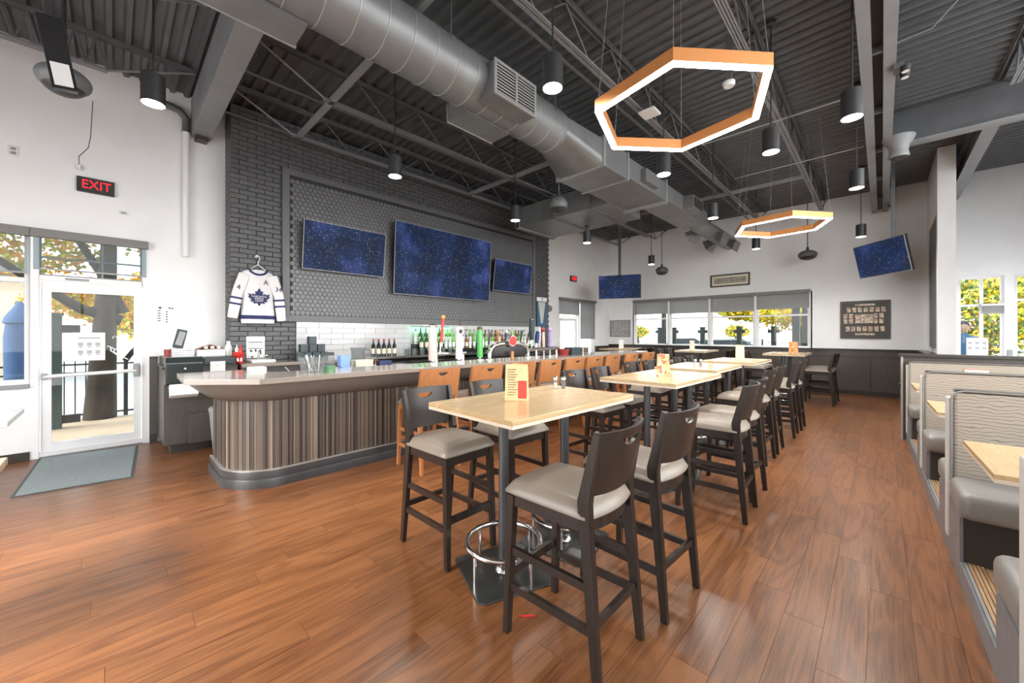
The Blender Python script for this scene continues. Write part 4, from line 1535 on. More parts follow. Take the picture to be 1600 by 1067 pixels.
t = thing('napkin_basket', 'shallow white basket of red napkins and sachets', 'basket', (-6.75, 0.93, ZS))
build(MB().box(-6.85, -6.62, 0.78, 1.09, ZS, ZS + 0.085), 'tub', 'white_plastic', t, bevel=0.006)
build(MB().prism([(-6.83, 0.79, ZS + 0.085), (-6.64, 0.79, ZS + 0.085), (-6.68, 0.86, ZS + 0.125), (-6.70, 0.94, ZS + 0.145), (-6.66, 1.07, ZS + 0.10)], (-0.06, 0, 0.012)), 'napkins', 'dark_red', t)
for q in range(3):
    build(MB().box(-6.70, -6.65, 0.86 + q * 0.07, 0.90 + q * 0.07, ZS + 0.10, ZS + 0.135), 'sachet', 'label_cream', t, bevel=0.004)
t = thing('sauce_caddy', 'red and white sauce caddy on the back bar', 'caddy', (-6.5, 1.22, 1.09))
build(MB().lathe([(0, 0), (0.050, 0), (0.068, 0.16), (0.06, 0.16), (0, 0.15)], 4, (-6.5, 1.22, 1.09)), 'carton', 'red_plastic', t)
build(MB().box(-6.455, -6.452, 1.19, 1.25, 1.12, 1.17), 'carton_label', 'paper', t)
for q in (-0.03, 0.03):
    build(MB().lathe([(0, 0), (0.022, 0), (0.022, 0.08), (0.008, 0.10), (0.006, 0.13), (0, 0.13)], 10, (-6.5 + q, 1.22 + q * 0.5, 1.22)), 'bottle', 'red_plastic' if q > 0 else 'white_plastic', t, smooth=40)
t = thing('spray_bottles', 'pair of pale plastic bottles at the end of the server station', 'bottle', (-6.7, 1.13, ZS))
for q in (0, 0.05):
    build(MB().lathe([(0, 0), (0.028, 0), (0.03, 0.12), (0.012, 0.16), (0.012, 0.20), (0, 0.20)], 12, (-6.70 - q, 1.125 + q * 0.6, ZS)), 'bottle', 'white_plastic', t, smooth=40)

# notice on the white wall beside the door
def notice(name, p, right, w, h, label, lines, mat='paper', cat='notice', up=(0, 0, 1), parent=None):
    t = thing(name, label, cat, p)
    build(MB().box(-w / 2, w / 2, 0, h, 0, 0.003).xf(facing(p, right, up)), 'sheet', mat, t)
    for (x, y, lw, lh, m) in lines:
        build(MB().box(x - lw / 2, x + lw / 2, y - lh / 2, y + lh / 2, 0.003, 0.0045).xf(facing(p, right, up)), 'print', m, t)
    return t


ln = [(-0.05 + 0.0, 0.24, 0.03, 0.025, 'ink'), (0.05, 0.24, 0.02, 0.02, 'ink'), (0.08, 0.235, 0.02, 0.018, 'ink')]
for k in range(5):
    ln += [(-0.06, 0.20 - k * 0.035, 0.03, 0.012, 'ink'), (0.02, 0.185 - k * 0.035, 0.018, 0.016, 'ink')]
notice('wall_notice', (XL + 0.004, 0.505, 1.63), (0, 1, 0), 0.215, 0.275, 'white key notice taped to the wall beside the entrance door', ln)
ln = [(0, 0.29, 0.20, 0.016, 'grey_ink')]
for r in range(2):
    for c in range(3):
        ln += [((c - 1) * 0.075, 0.21 - r * 0.10, 0.045, 0.045, 'grey_ink'), ((c - 1) * 0.075, 0.175 - r * 0.10, 0.03, 0.008, 'ink')]
notice('door_notice', (XL - 0.061, -0.215, 1.16), (0, 1, 0), 0.28, 0.36, 'white six picture notice stuck on the entrance door glass', ln)
dl = thing('door_lettering', 'white lettering and wavy mark on the entrance door glass', 'lettering', (XL - 0.06, 0.03, 1.2))
build(text_mb("inner's", 0.055).xf(Matrix.Translation((0, 0, 0)) @ facing((XL - 0.06, 0.06, 1.46), (0, -1, 0)) @ Matrix.Scale(1, 4)), 'lettering', 'paper', dl)
for k in range(4):
    pts = []
    for q in range(12):
        a = q / 11
        pts.append((XL - 0.060, -0.06 + 0.03 * k + 0.10 * a + 0.018 * math.sin(a * 9), 1.34 - 0.02 * k - 0.13 * a + 0.012 * math.sin(a * 14)))
    build(MB().tube(pts, 0.006, 6), 'wave', 'paper', dl)
ln = [(0, 0.44, 0.16, 0.012, 'grey_ink')]
for r in range(2):
    for c in range(3):
        ln += [((c - 1) * 0.10, 0.36 - r * 0.11, 0.055, 0.05, 'grey_ink')]
notice('window_notice', (1.47, YB + 0.045, 0.95), (1, 0, 0), 0.30, 0.47, 'white six picture notice behind the booth half wall', ln)
# hand washing poster by the sink
ln = [(0, 0.24, 0.19, 0.012, 'ink')]
for r, y in enumerate((0.215, 0.19, 0.165)):
    for c in range(6):
        ln += [((c - 2.5) * 0.033, y, 0.022, 0.010, 'grey_ink')]
ln += [(0, 0.145, 0.19, 0.010, 'ink'), (-0.06, 0.11, 0.03, 0.03, 'ink'), (0.0, 0.115, 0.02, 0.045, 'ink'), (0.06, 0.11, 0.025, 0.03, 'ink')]
notice('sink_poster', (-6.922, 1.515, 1.135), (0, 1, 0), 0.24, 0.33, 'small white printed poster leaning on the brick by the sink', ln)
t = thing('hand_sink', 'small white hand sink with cross taps on the back bar', 'sink', (-6.6, 1.5, 1.09))
build(MB().box(-6.78, -6.42, 1.36, 1.66, 1.09, 1.13), 'basin', 'white_plastic', t, bevel=0.01, seg=2)
build(MB().tube([(-6.74, 1.51, 1.13), (-6.74, 1.51, 1.24), (-6.66, 1.51, 1.26), (-6.60, 1.51, 1.20)], 0.012, 8), 'spout', 'chrome', t, smooth=40)
for q in (1.43, 1.59):
    build(MB().tube([(-6.72, q, 1.13), (-6.72, q, 1.18)], 0.012, 8).tube([(-6.72, q - 0.035, 1.18), (-6.72, q + 0.035, 1.18)], 0.007, 6), 'tap_handle', 'chrome', t)
lying('folded_towels', MB().box(-5.05, -4.90, 1.02, 1.18, 1.02, 1.14), 'white_plastic', 'white box behind the bar end below the sink poster', 'box', bevel=0.01)
t = thing('ice_well', 'dark ice well with chrome rails behind the bar end', 'ice well', (-5.2, 1.75, 0.6))
build(MB().box(-5.35, -4.78, 1.35, 2.0, 0.0, 1.02), 'body', 'black_gloss', t)
for q in (1.38, 1.97):
    build(MB().tube([(-4.80, q, 1.0), (-4.84, q, 1.08), (-5.05, q + 0.02, 1.11)], 0.008, 6), 'rail', 'chrome', t)

# left cluster on the bar top and back bar
t = thing('utensil_bucket', 'square white tub of tongs and straws on the bar top', 'tub', (-4.32, 1.45, 1.10))
z0 = 1.10
m = MB()
A = [(-4.40, 1.37), (-4.24, 1.37), (-4.24, 1.53), (-4.40, 1.53)]
B = [(-4.425, 1.345), (-4.215, 1.345), (-4.215, 1.555), (-4.425, 1.555)]
m.add([(*p, z0) for p in A] + [(*p, z0 + 0.16) for p in B], [(3, 2, 1, 0), (0, 1, 5, 4), (1, 2, 6, 5), (2, 3, 7, 6), (3, 0, 4, 7)])
build(m, 'tub', 'clear_plastic', t)
for k in range(7):
    a = Vector((-4.32 + random.uniform(-0.05, 0.05), 1.45 + random.uniform(-0.05, 0.05), z0 + 0.01))
    b = a + Vector((random.uniform(-0.05, 0.05), random.uniform(-0.06, 0.06), 0.17))
    build(MB().tube([a, b], 0.005, 6), 'utensil', random.choice(('chrome', 'white_plastic', 'grey_plastic')), t)
t = thing('mix_jar', 'clear jar with a green bottom and black lid on the bar top', 'jar', (-4.36, 1.64, 1.10))
build(MB().lathe([(0.0, 0.0), (0.062, 0.0), (0.060, 0.05), (0.0, 0.05)], 20, (-4.36, 1.64, 1.10)), 'green_drink', 'tap_green', t, smooth=40)
build(MB().lathe([(0.063, 0.0), (0.063, 0.05), (0.060, 0.05), (0.052, 0.17), (0.050, 0.17)], 20, (-4.36, 1.64, 1.10)), 'jar_wall', 'clear_plastic', t, smooth=40)
build(MB().lathe([(0.0, 0.17), (0.052, 0.17), (0.05, 0.20), (0.0, 0.20)], 20, (-4.36, 1.64, 1.10)), 'lid', 'black_matte', t, smooth=40)
cubes = [(2.03, 0), (2.15, 0), (2.27, 0), (2.39, 0), (2.09, 1), (2.22, 1), (2.345, 1), (2.215, 2)]
CN = ['bottom row first', 'bottom row second', 'bottom row third', 'bottom row fourth', 'middle row left', 'middle row centre', 'middle row right', 'top of the pile']
for (y, lv), nm in zip(cubes, CN):
    t = thing('coaster_box', 'dark slate cube box stacked before the white tiles, ' + nm, 'box', (-6.6, y, 1.09 + lv * 0.125), group='slate cube boxes')
    z = 1.09 + lv * 0.125
    build(MB().box(-6.66, -6.55, y - 0.055, y + 0.055, z, z + 0.123), 'box_body', 'slate_box', t, bevel=0.003)
    build(MB().box(-6.548, -6.547, y - 0.045, y + 0.045, z + 0.012, z + 0.108), 'face_panel', 'slate_box', t)
lying('blue_carton', MB().box(-5.36, -5.24, 2.12, 2.25, 1.02, 1.21), 'blue_box', 'pale blue carton behind the bar top', 'carton', bevel=0.004)
t = thing('glass_washer', 'low dark under bar unit carrying cartons and a pitcher', 'bar unit', (-5.4, 2.6, 0))
build(MB().box(-5.75, -4.78, 2.02, 3.3, 0, 1.0), 'body', 'bar_dark', t)
build(MB().box(-5.77, -4.76, 2.02, 3.32, 1.0, 1.02), 'drainer', 'chrome', t)
lying('pink_carton', MB().box(-5.5, -5.34, 2.37, 2.63, 1.02, 1.13), 'label_cream', 'low cream carton in front of the clear pitcher', 'carton', bevel=0.004)
t = thing('pitcher', 'clear plastic pitcher with a bent rim behind the bar top', 'pitcher', (-5.62, 2.53, 1.02))
build(MB().lathe([(0.07, 0.0), (0.085, 0.02), (0.10, 0.25), (0.115, 0.28), (0.108, 0.28), (0.09, 0.24), (0.06, 0.01)], 18, (-5.62, 2.53, 1.02)), 'jug', 'clear_plastic', t, smooth=40)
build(MB().tube([(-5.58, 2.62, 1.27), (-5.56, 2.69, 1.25), (-5.56, 2.69, 1.13), (-5.58, 2.62, 1.10)], 0.010, 8), 'handle', 'clear_plastic', t)
lying('purple_tubs', MB().box(-5.5, -5.38, 2.75, 2.95, 1.02, 1.10), 'navy', 'small dark blue tub behind the bar top', 'tub', bevel=0.008)


# bottles
def bottle_mb(h, r, neck=0.35):
    return [(0.0, 0.0), (r, 0.0), (r, h * (0.96 - neck)), (r * 0.45, h * (1.08 - neck)), (r * 0.36, h * 0.95), (r * 0.42, h * 0.97), (r * 0.42, h), (0.0, h)]


def make_bottle(name, h, r, glass, lab, cap, cat='bottle'):
    t = thing(name, '', cat)
    build(MB().lathe(bottle_mb(h, r), 12), 'glass_body', glass, t, local=True, smooth=40)
    build(MB().lathe([(r + 0.001, h * 0.15), (r + 0.001, h * 0.45), (r, h * 0.45)], 12), 'bottle_label', lab, t, local=True, smooth=40)
    build(MB().lathe([(r * 0.45, h * 0.86), (r * 0.46, h * 1.003), (0, h * 1.003)], 10), 'cap', cap, t, local=True, smooth=40)
    return t


ORD = ['first', 'second', 'third', 'fourth', 'fifth', 'sixth', 'seventh', 'eighth', 'ninth', 'tenth', 'eleventh', 'twelfth', 'thirteenth', 'fourteenth', 'fifteenth', 'sixteenth',
       'seventeenth', 'eighteenth', 'nineteenth', 'twentieth'] + ['%dth' % q for q in range(21, 60)]
wine = make_bottle('wine_bottle', 0.31, 0.036, 'bottle_dark', 'label_cream', 'foil_red')
used = False
for k in range(9):
    place(wine, used, (-6.62 + (k % 2) * 0.09, 3.26 + k * 0.052, 1.10), random.uniform(0, 6), 'dark wine bottle with a cream label, %s from the left in the wine row' % ORD[k], 'wine bottles on the back bar')
    used = True
kinds = [make_bottle('green_bottle', 0.33, 0.038, 'bottle_green', 'label_cream', 'bottle_dark'),
         make_bottle('lime_bottle', 0.31, 0.036, 'bottle_lime', 'paper', 'tap_green'),
         make_bottle('amber_bottle', 0.30, 0.038, 'bottle_amber', 'label_cream', 'black_matte'),
         make_bottle('clear_bottle', 0.31, 0.036, 'bottle_clear', 'paper', 'tap_brown')]
lbs = ['dark green liquor bottle', 'bright green liquor bottle', 'amber liquor bottle', 'clear liquor bottle']
us = [False] * 4
# stepped liquor rack
t = thing('liquor_rack', 'stepped dark rack holding liquor bottles on the back bar', 'rack', (-6.75, 6.0, 1.10))
build(MB().box(-6.90, -6.74, 4.20, 7.7, 1.10, 1.30), 'step', 'black_gloss', t)
build(MB().box(-6.74, -6.60, 4.20, 7.7, 1.10, 1.19), 'step', 'black_gloss', t)
for row, (xx, zz) in enumerate(((-6.82, 1.30), (-6.67, 1.19))):
    y = 4.26 + row * 0.04
    cnt = 0
    while y < 7.65:
        k = random.choice((0, 1, 0, 1, 2, 3)) if y < 5.2 else random.choice((1, 2, 3, 2, 3, 3))
        place(kinds[k], us[k], (xx, y, zz), random.uniform(0, 6), '%s, %s from the left in the %s rack row' % (lbs[k], ORD[cnt], ('upper', 'lower')[row]), ['green', 'lime', 'amber', 'clear'][k] + ' bottles on the back bar')
        us[k] = True
        cnt += 1
        y += random.uniform(0.095, 0.13)
glass = thing('drinking_glass', '', 'glass')
build(MB().lathe([(0.0, 0.0), (0.028, 0.0), (0.036, 0.12), (0.034, 0.12), (0.026, 0.008), (0.0, 0.008)], 12), 'glass_wall', 'clear_plastic', glass, local=True, smooth=40)
used = False
for k in range(16):
    place(glass, used, (-6.45 - 0.09 * (k % 2), 3.82 + k * 0.085, 1.10), 0, 'clear drinking glass on the stainless shelf, %s from the left' % ORD[k], 'glasses on the back bar')
    used = True
t = thing('green_light_bar', 'glowing green strip light behind the liquor bottles', 'light', (-6.9, 4.7, 1.62))
build(MB().box(-6.91, -6.88, 4.2, 5.15, 1.62, 1.64), 'tube', 'green_led', t)
build(MB().box(-6.915, -6.875, 4.2, 5.15, 1.64, 1.66), 'holder', 'black_matte', t)

# beer taps on the bar top
def tap(c, h, w, mat, label, head=None, capm=None, base='chrome'):
    t = thing('beer_tap', label, 'beer tap', c)
    x, y, z = c
    build(MB().lathe([(0.0, 0), (0.055, 0), (0.055, 0.012), (0.02, 0.025), (0.02, 0.05), (0, 0.05)], 18, c), 'foot', base, t, smooth=40)
    build(MB().lathe([(w * 0.95, 0.04), (w, 0.06), (w * 0.92, h * 0.9), (w * 0.8, h), (0, h)], 18, c), 'column', mat, t, smooth=50)
    if head == 'dome':
        build(MB().blob((x, y, z + h), w * 1.05, w * 1.05, w * 1.1, 18, 10), 'head', mat, t, smooth=60)
        build(MB().lathe([(0.0, 0.0), (w * 1.1, 0.0), (w * 1.2, 0.01), (w * 1.1, 0.02), (0, 0.02)], 18, (x + w * 0.6, y - 0.01, z + h - 0.02), 'X'), 'badge', capm or 'tap_white', t, smooth=40)
        build(MB().lathe([(0.0, 0.0), (w * 0.6, 0.0), (w * 0.6, 0.004)], 18, (x + w * 0.6 + 0.02, y - 0.01, z + h - 0.02), 'X'), 'badge_mark', 'ink', t)
    elif head == 'cap':
        build(MB().lathe([(w * 0.86, h), (w * 0.9, h + 0.03), (w * 0.5, h + 0.05), (0, h + 0.05)], 18, c), 'cap', capm, t, smooth=40)
    build(MB().tube([(x - 0.03, y, z + h * 0.45), (x - 0.10, y, z + h * 0.45), (x - 0.11, y, z + h * 0.36)], 0.011, 8), 'faucet', 'chrome', t)
    return t


def handle(c, h, mat, label, headm=None, lean=0.0, w=0.02, shape='paddle'):
    t = thing('beer_tap', label, 'beer tap', c)
    x, y, z = c
    build(MB().tube([(x, y, z), (x, y + lean * 0.3, z + h * 0.3)], 0.010, 8), 'ferrule', 'chrome', t)
    a, b = (x, y + lean * 0.3, z + h * 0.28), (x, y + lean, z + h)
    build(MB().sweep([a, ((a[0] + b[0]) / 2, (a[1] + b[1]) / 2, (a[2] + b[2]) / 2), b], [(w, w), (w * 1.7, w * 1.2), (w * 1.4, w)], up=(1, 0, 0)), 'grip', mat, t, bevel=0.003)
    if headm:
        build(MB().blob(b, w * 1.2, w * 1.5, w * 1.5, 12, 8), 'finial', headm, t, smooth=60)
    return t


ZB = 1.10
tap((-4.42, 3.03, ZB), 0.49, 0.060, 'tap_pink', 'tall pale pink beer tap column nearest the bar end', 'cap', 'chrome')
tap((-4.42, 3.48, ZB), 0.46, 0.052, 'tap_white', 'tall white rounded beer tap column with a dark crescent badge', 'dome')
t = thing('drip_tower', 'chrome tap tower rail behind the pink and white tap columns', 'beer tower', (-4.54, 3.4, ZB))
build(MB().tube([(-4.54, 3.12, ZB + 0.12), (-4.54, 3.70, ZB + 0.12)], 0.028, 10), 'rail', 'chrome', t, smooth=60)
for q in (3.17, 3.65):
    build(MB().tube([(-4.54, q, ZB), (-4.54, q, ZB + 0.12)], 0.022, 10), 'leg', 'chrome', t, smooth=60)
handle((-4.54, 3.23, ZB + 0.14), 0.50, 'red_print', 'red beer tap handle standing above the pink column', 'copper', 0.06, 0.024)
tap((-4.50, 3.95, ZB), 0.47, 0.048, 'tap_green', 'green beer tap column on the bar', 'cap', 'tap_brown')
handle((-4.54, 3.58, ZB + 0.14), 0.46, 'tap_brown', 'slim brown tap handle behind the white column', None, 0.02, 0.016)
ar = thing('tap_arch', 'black and chrome arched beer tower in the middle of the bar', 'beer tower', (-4.42, 4.53, ZB))
pts = []
for k in range(15):
    a = math.pi * k / 14
    pts.append((-4.42, 4.53 - 0.45 * math.copysign(abs(math.cos(a)) ** 0.6, math.cos(a)), ZB + 0.05 + 0.20 * math.sin(a) ** 0.7))
build(MB().tube(pts, 0.035, 12), 'arch_tube', 'chrome', ar, smooth=60)
build(MB().prism([(-4.40, p[1], p[2] - 0.035) for p in pts[1:-1]] + [(-4.40, 4.95, ZB + 0.06), (-4.40, 4.11, ZB + 0.06)], (-0.05, 0, 0)), 'arch_panel', 'black_gloss', ar)
for q in (4.08, 4.98):
    build(MB().lathe([(0, 0), (0.06, 0), (0.06, 0.015), (0.035, 0.03), (0.035, 0.07), (0, 0.07)], 16, (-4.42, q, ZB)), 'foot', 'chrome', ar, smooth=40)
bd = build(MB().lathe([(0.0, 0.0), (0.085, 0.0), (0.10, 0.012), (0.085, 0.03), (0, 0.03)], 26, (-4.36, 4.52, ZB + 0.29), 'X'), 'badge', 'chrome', ar, smooth=40)
build(MB().lathe([(0.0, 0.03), (0.078, 0.03), (0.078, 0.036), (0, 0.036)], 26, (-4.36, 4.52, ZB + 0.29), 'X'), 'badge_face', 'red_plastic', bd)
build(MB().lathe([(0, 0), (0.032, 0), (0.028, 0.12), (0, 0.12)], 12, (-4.33, 4.50, ZB)), 'badge_stem', 'orange_wood', ar, smooth=40)
hs = [(4.20, 'slate_box', None, 0.01, 'tall slim dark tap handle beside the green column'), (4.38, 'orange_wood', 'copper', 0.03, 'tan tap handle with a copper coloured head'),
      (4.55, 'navy', 'tap_white', 0.05, 'navy tap handle with a white head'), (4.72, 'bottle_lime', 'bottle_lime', 0.02, 'lime green tap handle with a round head'),
      (4.92, 'black_matte', 'black_matte', 0.06, 'black tap handle with a bulbous head'), (5.08, 'tap_brown', None, 0.10, 'leaning brown wooden tap handle')]
t = thing('drip_tower', 'chrome tap tower rail behind the arched beer tower', 'beer tower', (-4.56, 4.65, ZB))
build(MB().tube([(-4.56, 4.15, ZB + 0.12), (-4.56, 5.15, ZB + 0.12)], 0.028, 10), 'rail', 'chrome', t, smooth=60)
for q in (4.2, 5.1):
    build(MB().tube([(-4.56, q, ZB), (-4.56, q, ZB + 0.12)], 0.022, 10), 'leg', 'chrome', t, smooth=60)
for y, mt, hd, ln2, lb in hs:
    handle((-4.56, y, ZB + 0.14), 0.30, mt, lb, hd, ln2, 0.018)
t = thing('drip_tower', 'chrome tap tower rail at the far end of the beer taps', 'beer tower', (-4.5, 5.55, ZB))
build(MB().tube([(-4.5, 5.15, ZB + 0.13), (-4.5, 5.95, ZB + 0.13)], 0.032, 10), 'rail', 'chrome', t, smooth=60)
for q in (5.3, 5.9):
    build(MB().tube([(-4.5, q, ZB), (-4.5, q, ZB + 0.13)], 0.025, 10), 'leg', 'chrome', t, smooth=60)
handle((-4.5, 5.18, ZB + 0.15), 0.52, 'slate_box', 'broad dark paddle tap handle at the far tap tower', None, 0.0, 0.055)
handle((-4.5, 5.29, ZB + 0.15), 0.30, 'navy', 'slanted navy paddle tap handle at the far tap tower', None, 0.06, 0.045)
handle((-4.5, 5.40, ZB + 0.15), 0.38, 'tap_white', 'slim white tap handle at the far tap tower', None, 0.0, 0.022)
handle((-4.5, 5.52, ZB + 0.0), 0.48, 'tap_pink', 'pink tap handle with a round red badge at the far tap tower', 'dark_red', -0.02, 0.03)
handle((-4.5, 5.70, ZB + 0.0), 0.48, 'tap_purple', 'purple tap handle with a round pale badge at the far tap tower', 'tap_purple', 0.0, 0.03)
# small things along the far bar top
lying('caddy_box', MB().box(-4.5, -4.3, 6.15, 6.45, ZB, ZB + 0.14), 'slate_box', 'dark condiment box on the far bar top', 'box', bevel=0.006)
lying('napkin_holder', MB().box(-4.48, -4.36, 6.6, 6.8, ZB, ZB + 0.13), 'chrome', 'chrome napkin holder on the far bar top', 'napkin holder', bevel=0.006)
lying('wicker_basket', MB().lathe([(0, 0), (0.10, 0), (0.13, 0.11), (0.12, 0.11), (0.09, 0.01), (0, 0.01)], 16, (-4.45, 6.05, ZB + 0.0)), 'dark_red', 'round dark red basket on the bar top by the far taps', 'basket', smooth=40)

# jersey on the brick
def jersey():
    t = thing('hockey_jersey', 'white hockey jersey with a blue leaf crest and letter A hanging on the brick', 'jersey', (-6.86, 1.52, 1.66))
    X0 = -6.875
    def P(y, z, dx=0.0):
        return Vector((X0 + dx, y, z))
    # body: grid with soft folds
    def sheet(edge_l, edge_r, zs, bulge, nm, mat, base=0.0):
        m = MB()
        nu = 14
        rows = len(zs)
        front, back = [], []
        for i, z in enumerate(zs):
            for k in range(nu + 1):
                u = k / nu
                y = edge_l[i] + (edge_r[i] - edge_l[i]) * u
                b = bulge * math.sin(math.pi * u) ** 0.6 + 0.008 * math.sin(u * 17 + z * 6)
                front.append(P(y, z, base + 0.012 + b))
                back.append(P(y, z, base))
        n = len(front)
        fs = []
        for i in range(rows - 1):
            for k in range(nu):
                a = i * (nu + 1) + k
                fs.append((a, a + 1, a + nu + 2, a + nu + 1))
                fs.append((n + a, n + a + nu + 1, n + a + nu + 2, n + a + 1))
        for k in range(nu):
            fs.append((k, n + k, n + k + 1, k + 1))
            a = (rows - 1) * (nu + 1) + k
            fs.append((a, a + 1, n + a + 1, n + a))
        for i in range(rows - 1):
            a = i * (nu + 1)
            fs.append((a, a + nu + 1, n + a + nu + 1, n + a))
            b2 = a + nu
            fs.append((b2, n + b2, n + b2 + nu + 1, b2 + nu + 1))
        m.add(front + back, fs)
        return build(m, nm, mat, t, smooth=60)
    zs = [1.665, 1.69, 1.74, 1.80, 1.95, 2.10, 2.25, 2.38, 2.44, 2.475]
    sheet([1.325, 1.318, 1.316, 1.318, 1.325, 1.33, 1.325, 1.31, 1.335, 1.42], [1.745, 1.752, 1.754, 1.752, 1.745, 1.74, 1.742, 1.75, 1.725, 1.64], zs, 0.05, 'body', 'jersey_white')
    # hem band
    m = MB()
    nu = 14
    for z0, z1 in ((1.728, 1.785),):
        pts0, pts1 = [], []
        for k in range(nu + 1):
            u = k / nu
            y = 1.314 + (1.756 - 1.314) * u
            b = 0.05 * math.sin(math.pi * u) ** 0.6 + 0.008 * math.sin(u * 17 + z0 * 6)
            pts0.append(P(y, z0, 0.015 + b))
            pts1.append(P(y, z1, 0.015 + b))
        m.add(pts0 + pts1, [(k, k + 1, nu + 2 + k, nu + 1 + k) for k in range(nu)])
    build(m, 'hem_stripe', 'jersey_blue', t)
    # sleeves
    for s, (sh, el, cu) in ((-1, ((1.36, 2.40), (1.265, 2.10), (1.205, 1.735))), (1, ((1.71, 2.40), (1.805, 2.10), (1.845, 1.70)))):
        m = MB()
        pts = [P(sh[0], sh[1], 0.03), P((sh[0] + el[0]) / 2, (sh[1] + el[1]) / 2, 0.035), P(el[0], el[1], 0.035), P((el[0] + cu[0]) / 2, (el[1] + cu[1]) / 2, 0.04), P(cu[0], cu[1], 0.035)]
        m.sweep(pts, [(0.055, 0.15), (0.06, 0.15), (0.065, 0.135), (0.065, 0.135), (0.06, 0.125)], up=(0, 1, 0))
        sl = build(m, 'sleeve', 'jersey_white', t, bevel=0.02, seg=3, smooth=60)
        for f in (0.18, 0.42):
            c = P(el[0] + (cu[0] - el[0]) * f, el[1] + (cu[1] - el[1]) * f, 0.04)
            d = Vector((0, cu[0] - el[0], cu[1] - el[1])).normalized() * 0.014
            build(MB().sweep([c - d, c + d], (0.070, 0.142), up=(0, 1, 0)), 'sleeve_stripe', 'jersey_blue', sl)
        build(text_mb('4' if s < 0 else '34', 0.10).xf(facing(P(el[0] - s * 0.01, el[1] + 0.09, 0.075), (0, 1, 0))), 'sleeve_number', 'jersey_blue', sl)
    # collar
    m = MB()
    pts = []
    for k in range(13):
        a = math.pi + math.pi * k / 12
        pts.append(P(1.53 + 0.11 * math.cos(a), 2.475 + 0.075 * math.sin(a), 0.045 - 0.030 * math.sin(a)))
    m.tube(pts, 0.015, 8)
    build(m, 'collar', 'jersey_blue', t, smooth=60)
    build(MB().tube([P(1.42, 2.47, 0.01), P(1.53, 2.478, 0.008), P(1.64, 2.47, 0.01)], 0.014, 8), 'collar_back', 'jersey_blue', t, smooth=60)
    # crest
    leaf = [(0, 0.135), (0.028, 0.085), (0.045, 0.095), (0.042, 0.045), (0.07, 0.06), (0.08, 0.045), (0.125, 0.06), (0.11, 0.03), (0.125, 0.015), (0.085, -0.02), (0.098, -0.045),
            (0.06, -0.05), (0.065, -0.075), (0.02, -0.065), (0.008, -0.10), (-0.008, -0.10), (-0.02, -0.065), (-0.065, -0.075), (-0.06, -0.05), (-0.098, -0.045),
            (-0.085, -0.02), (-0.125, 0.015), (-0.11, 0.03), (-0.125, 0.06), (-0.08, 0.045), (-0.07, 0.06), (-0.042, 0.045), (-0.045, 0.095), (-0.028, 0.085)]
    cz = 2.045
    M = facing(P(1.535, cz, 0.071), (0, 1, 0)) @ Matrix.Scale(1.15, 4)
    m = MB()
    n = len(leaf)
    c3 = [(p[0], p[1], 0) for p in leaf]
    m.add([(0, 0, 0.0)] + c3, [(0, 1 + k, 1 + (k + 1) % n) for k in range(n)])
    crest = build(m.xf(M), 'crest', 'jersey_blue', t)
    for s, z, sz in (('TORONTO', 0.022, 0.040), ('MAPLE', -0.010, 0.040), ('LEAFS', -0.042, 0.040)):
        build(text_mb(s, sz, 0.0008).xf(facing(P(1.535, cz + z, 0.0725), (0, 1, 0))), 'crest_lettering', 'jersey_white', crest)
    build(text_mb('A', 0.10, 0.0008).xf(facing(P(1.622, 2.285, 0.077), (0, 1, 0))), 'letter_patch', 'jersey_blue', t)
    # hanger
    h = thing('coat_hanger', 'white wire hanger on a hook holding the jersey', 'hanger', (-6.86, 1.53, 2.72))
    build(MB().tube([P(1.40, 2.455, 0.02), P(1.53, 2.56, 0.02), P(1.66, 2.455, 0.02)], 0.008, 8), 'shoulder_bar', 'white_plastic', h, smooth=60)
    build(MB().tube([P(1.53, 2.56, 0.02), P(1.53, 2.60, 0.02), P(1.555, 2.64, 0.02), P(1.545, 2.69, 0.02), P(1.505, 2.70, 0.02), P(1.495, 2.67, 0.02)], 0.006, 8), 'hook', 'white_plastic', h, smooth=60)
    build(MB().lathe([(0.0, -0.06), (0.018, -0.06), (0.018, 0.03), (0, 0.035)], 10, (-6.86, 1.51, 2.685), 'X'), 'wall_hook', 'white_plastic', h)


jersey()

# pennant banner on the brick beyond the panel
t = thing('wall_banner', 'blue and white pennant banner on the brick right of the tile panel', 'banner', (-6.9, 8.35, 1.7))
build(MB().box(-6.90, -6.89, 8.16, 8.56, 1.72, 2.42), 'cloth', 'banner_blue', t)
build(MB().box(-6.895, -6.885, 8.14, 8.58, 2.42, 2.53), 'header', 'paper', t)
build(text_mb('20', 0.09).xf(facing((-6.884, 8.36, 2.475), (0, 1, 0))), 'header_print', 'ink', t)
build(MB().prism([(-6.889, 8.20, 2.40), (-6.889, 8.52, 2.40), (-6.889, 8.40, 1.80), (-6.889, 8.32, 1.80)], (0.002, 0, 0)), 'stripe', 'banner_pale', t)


# exit signs
def exit_sign(p, label, w=0.33, h=0.185):
    t = thing('exit_sign', label, 'exit sign', p)
    p = Vector(p)
    build(MB().box(p.x, p.x + 0.05, p.y - w / 2, p.y + w / 2, p.z, p.z + h), 'case', 'black_matte', t, bevel=0.004)
    build(text_mb('EXIT', h * 0.84, 0.001).xf(facing((p.x + 0.052, p.y + 0.005, p.z + h / 2), (0, 1, 0)) @ Matrix.Diagonal((0.82, 1.0, 1, 1))), 'lettering', 'exit_red', t)
    return t


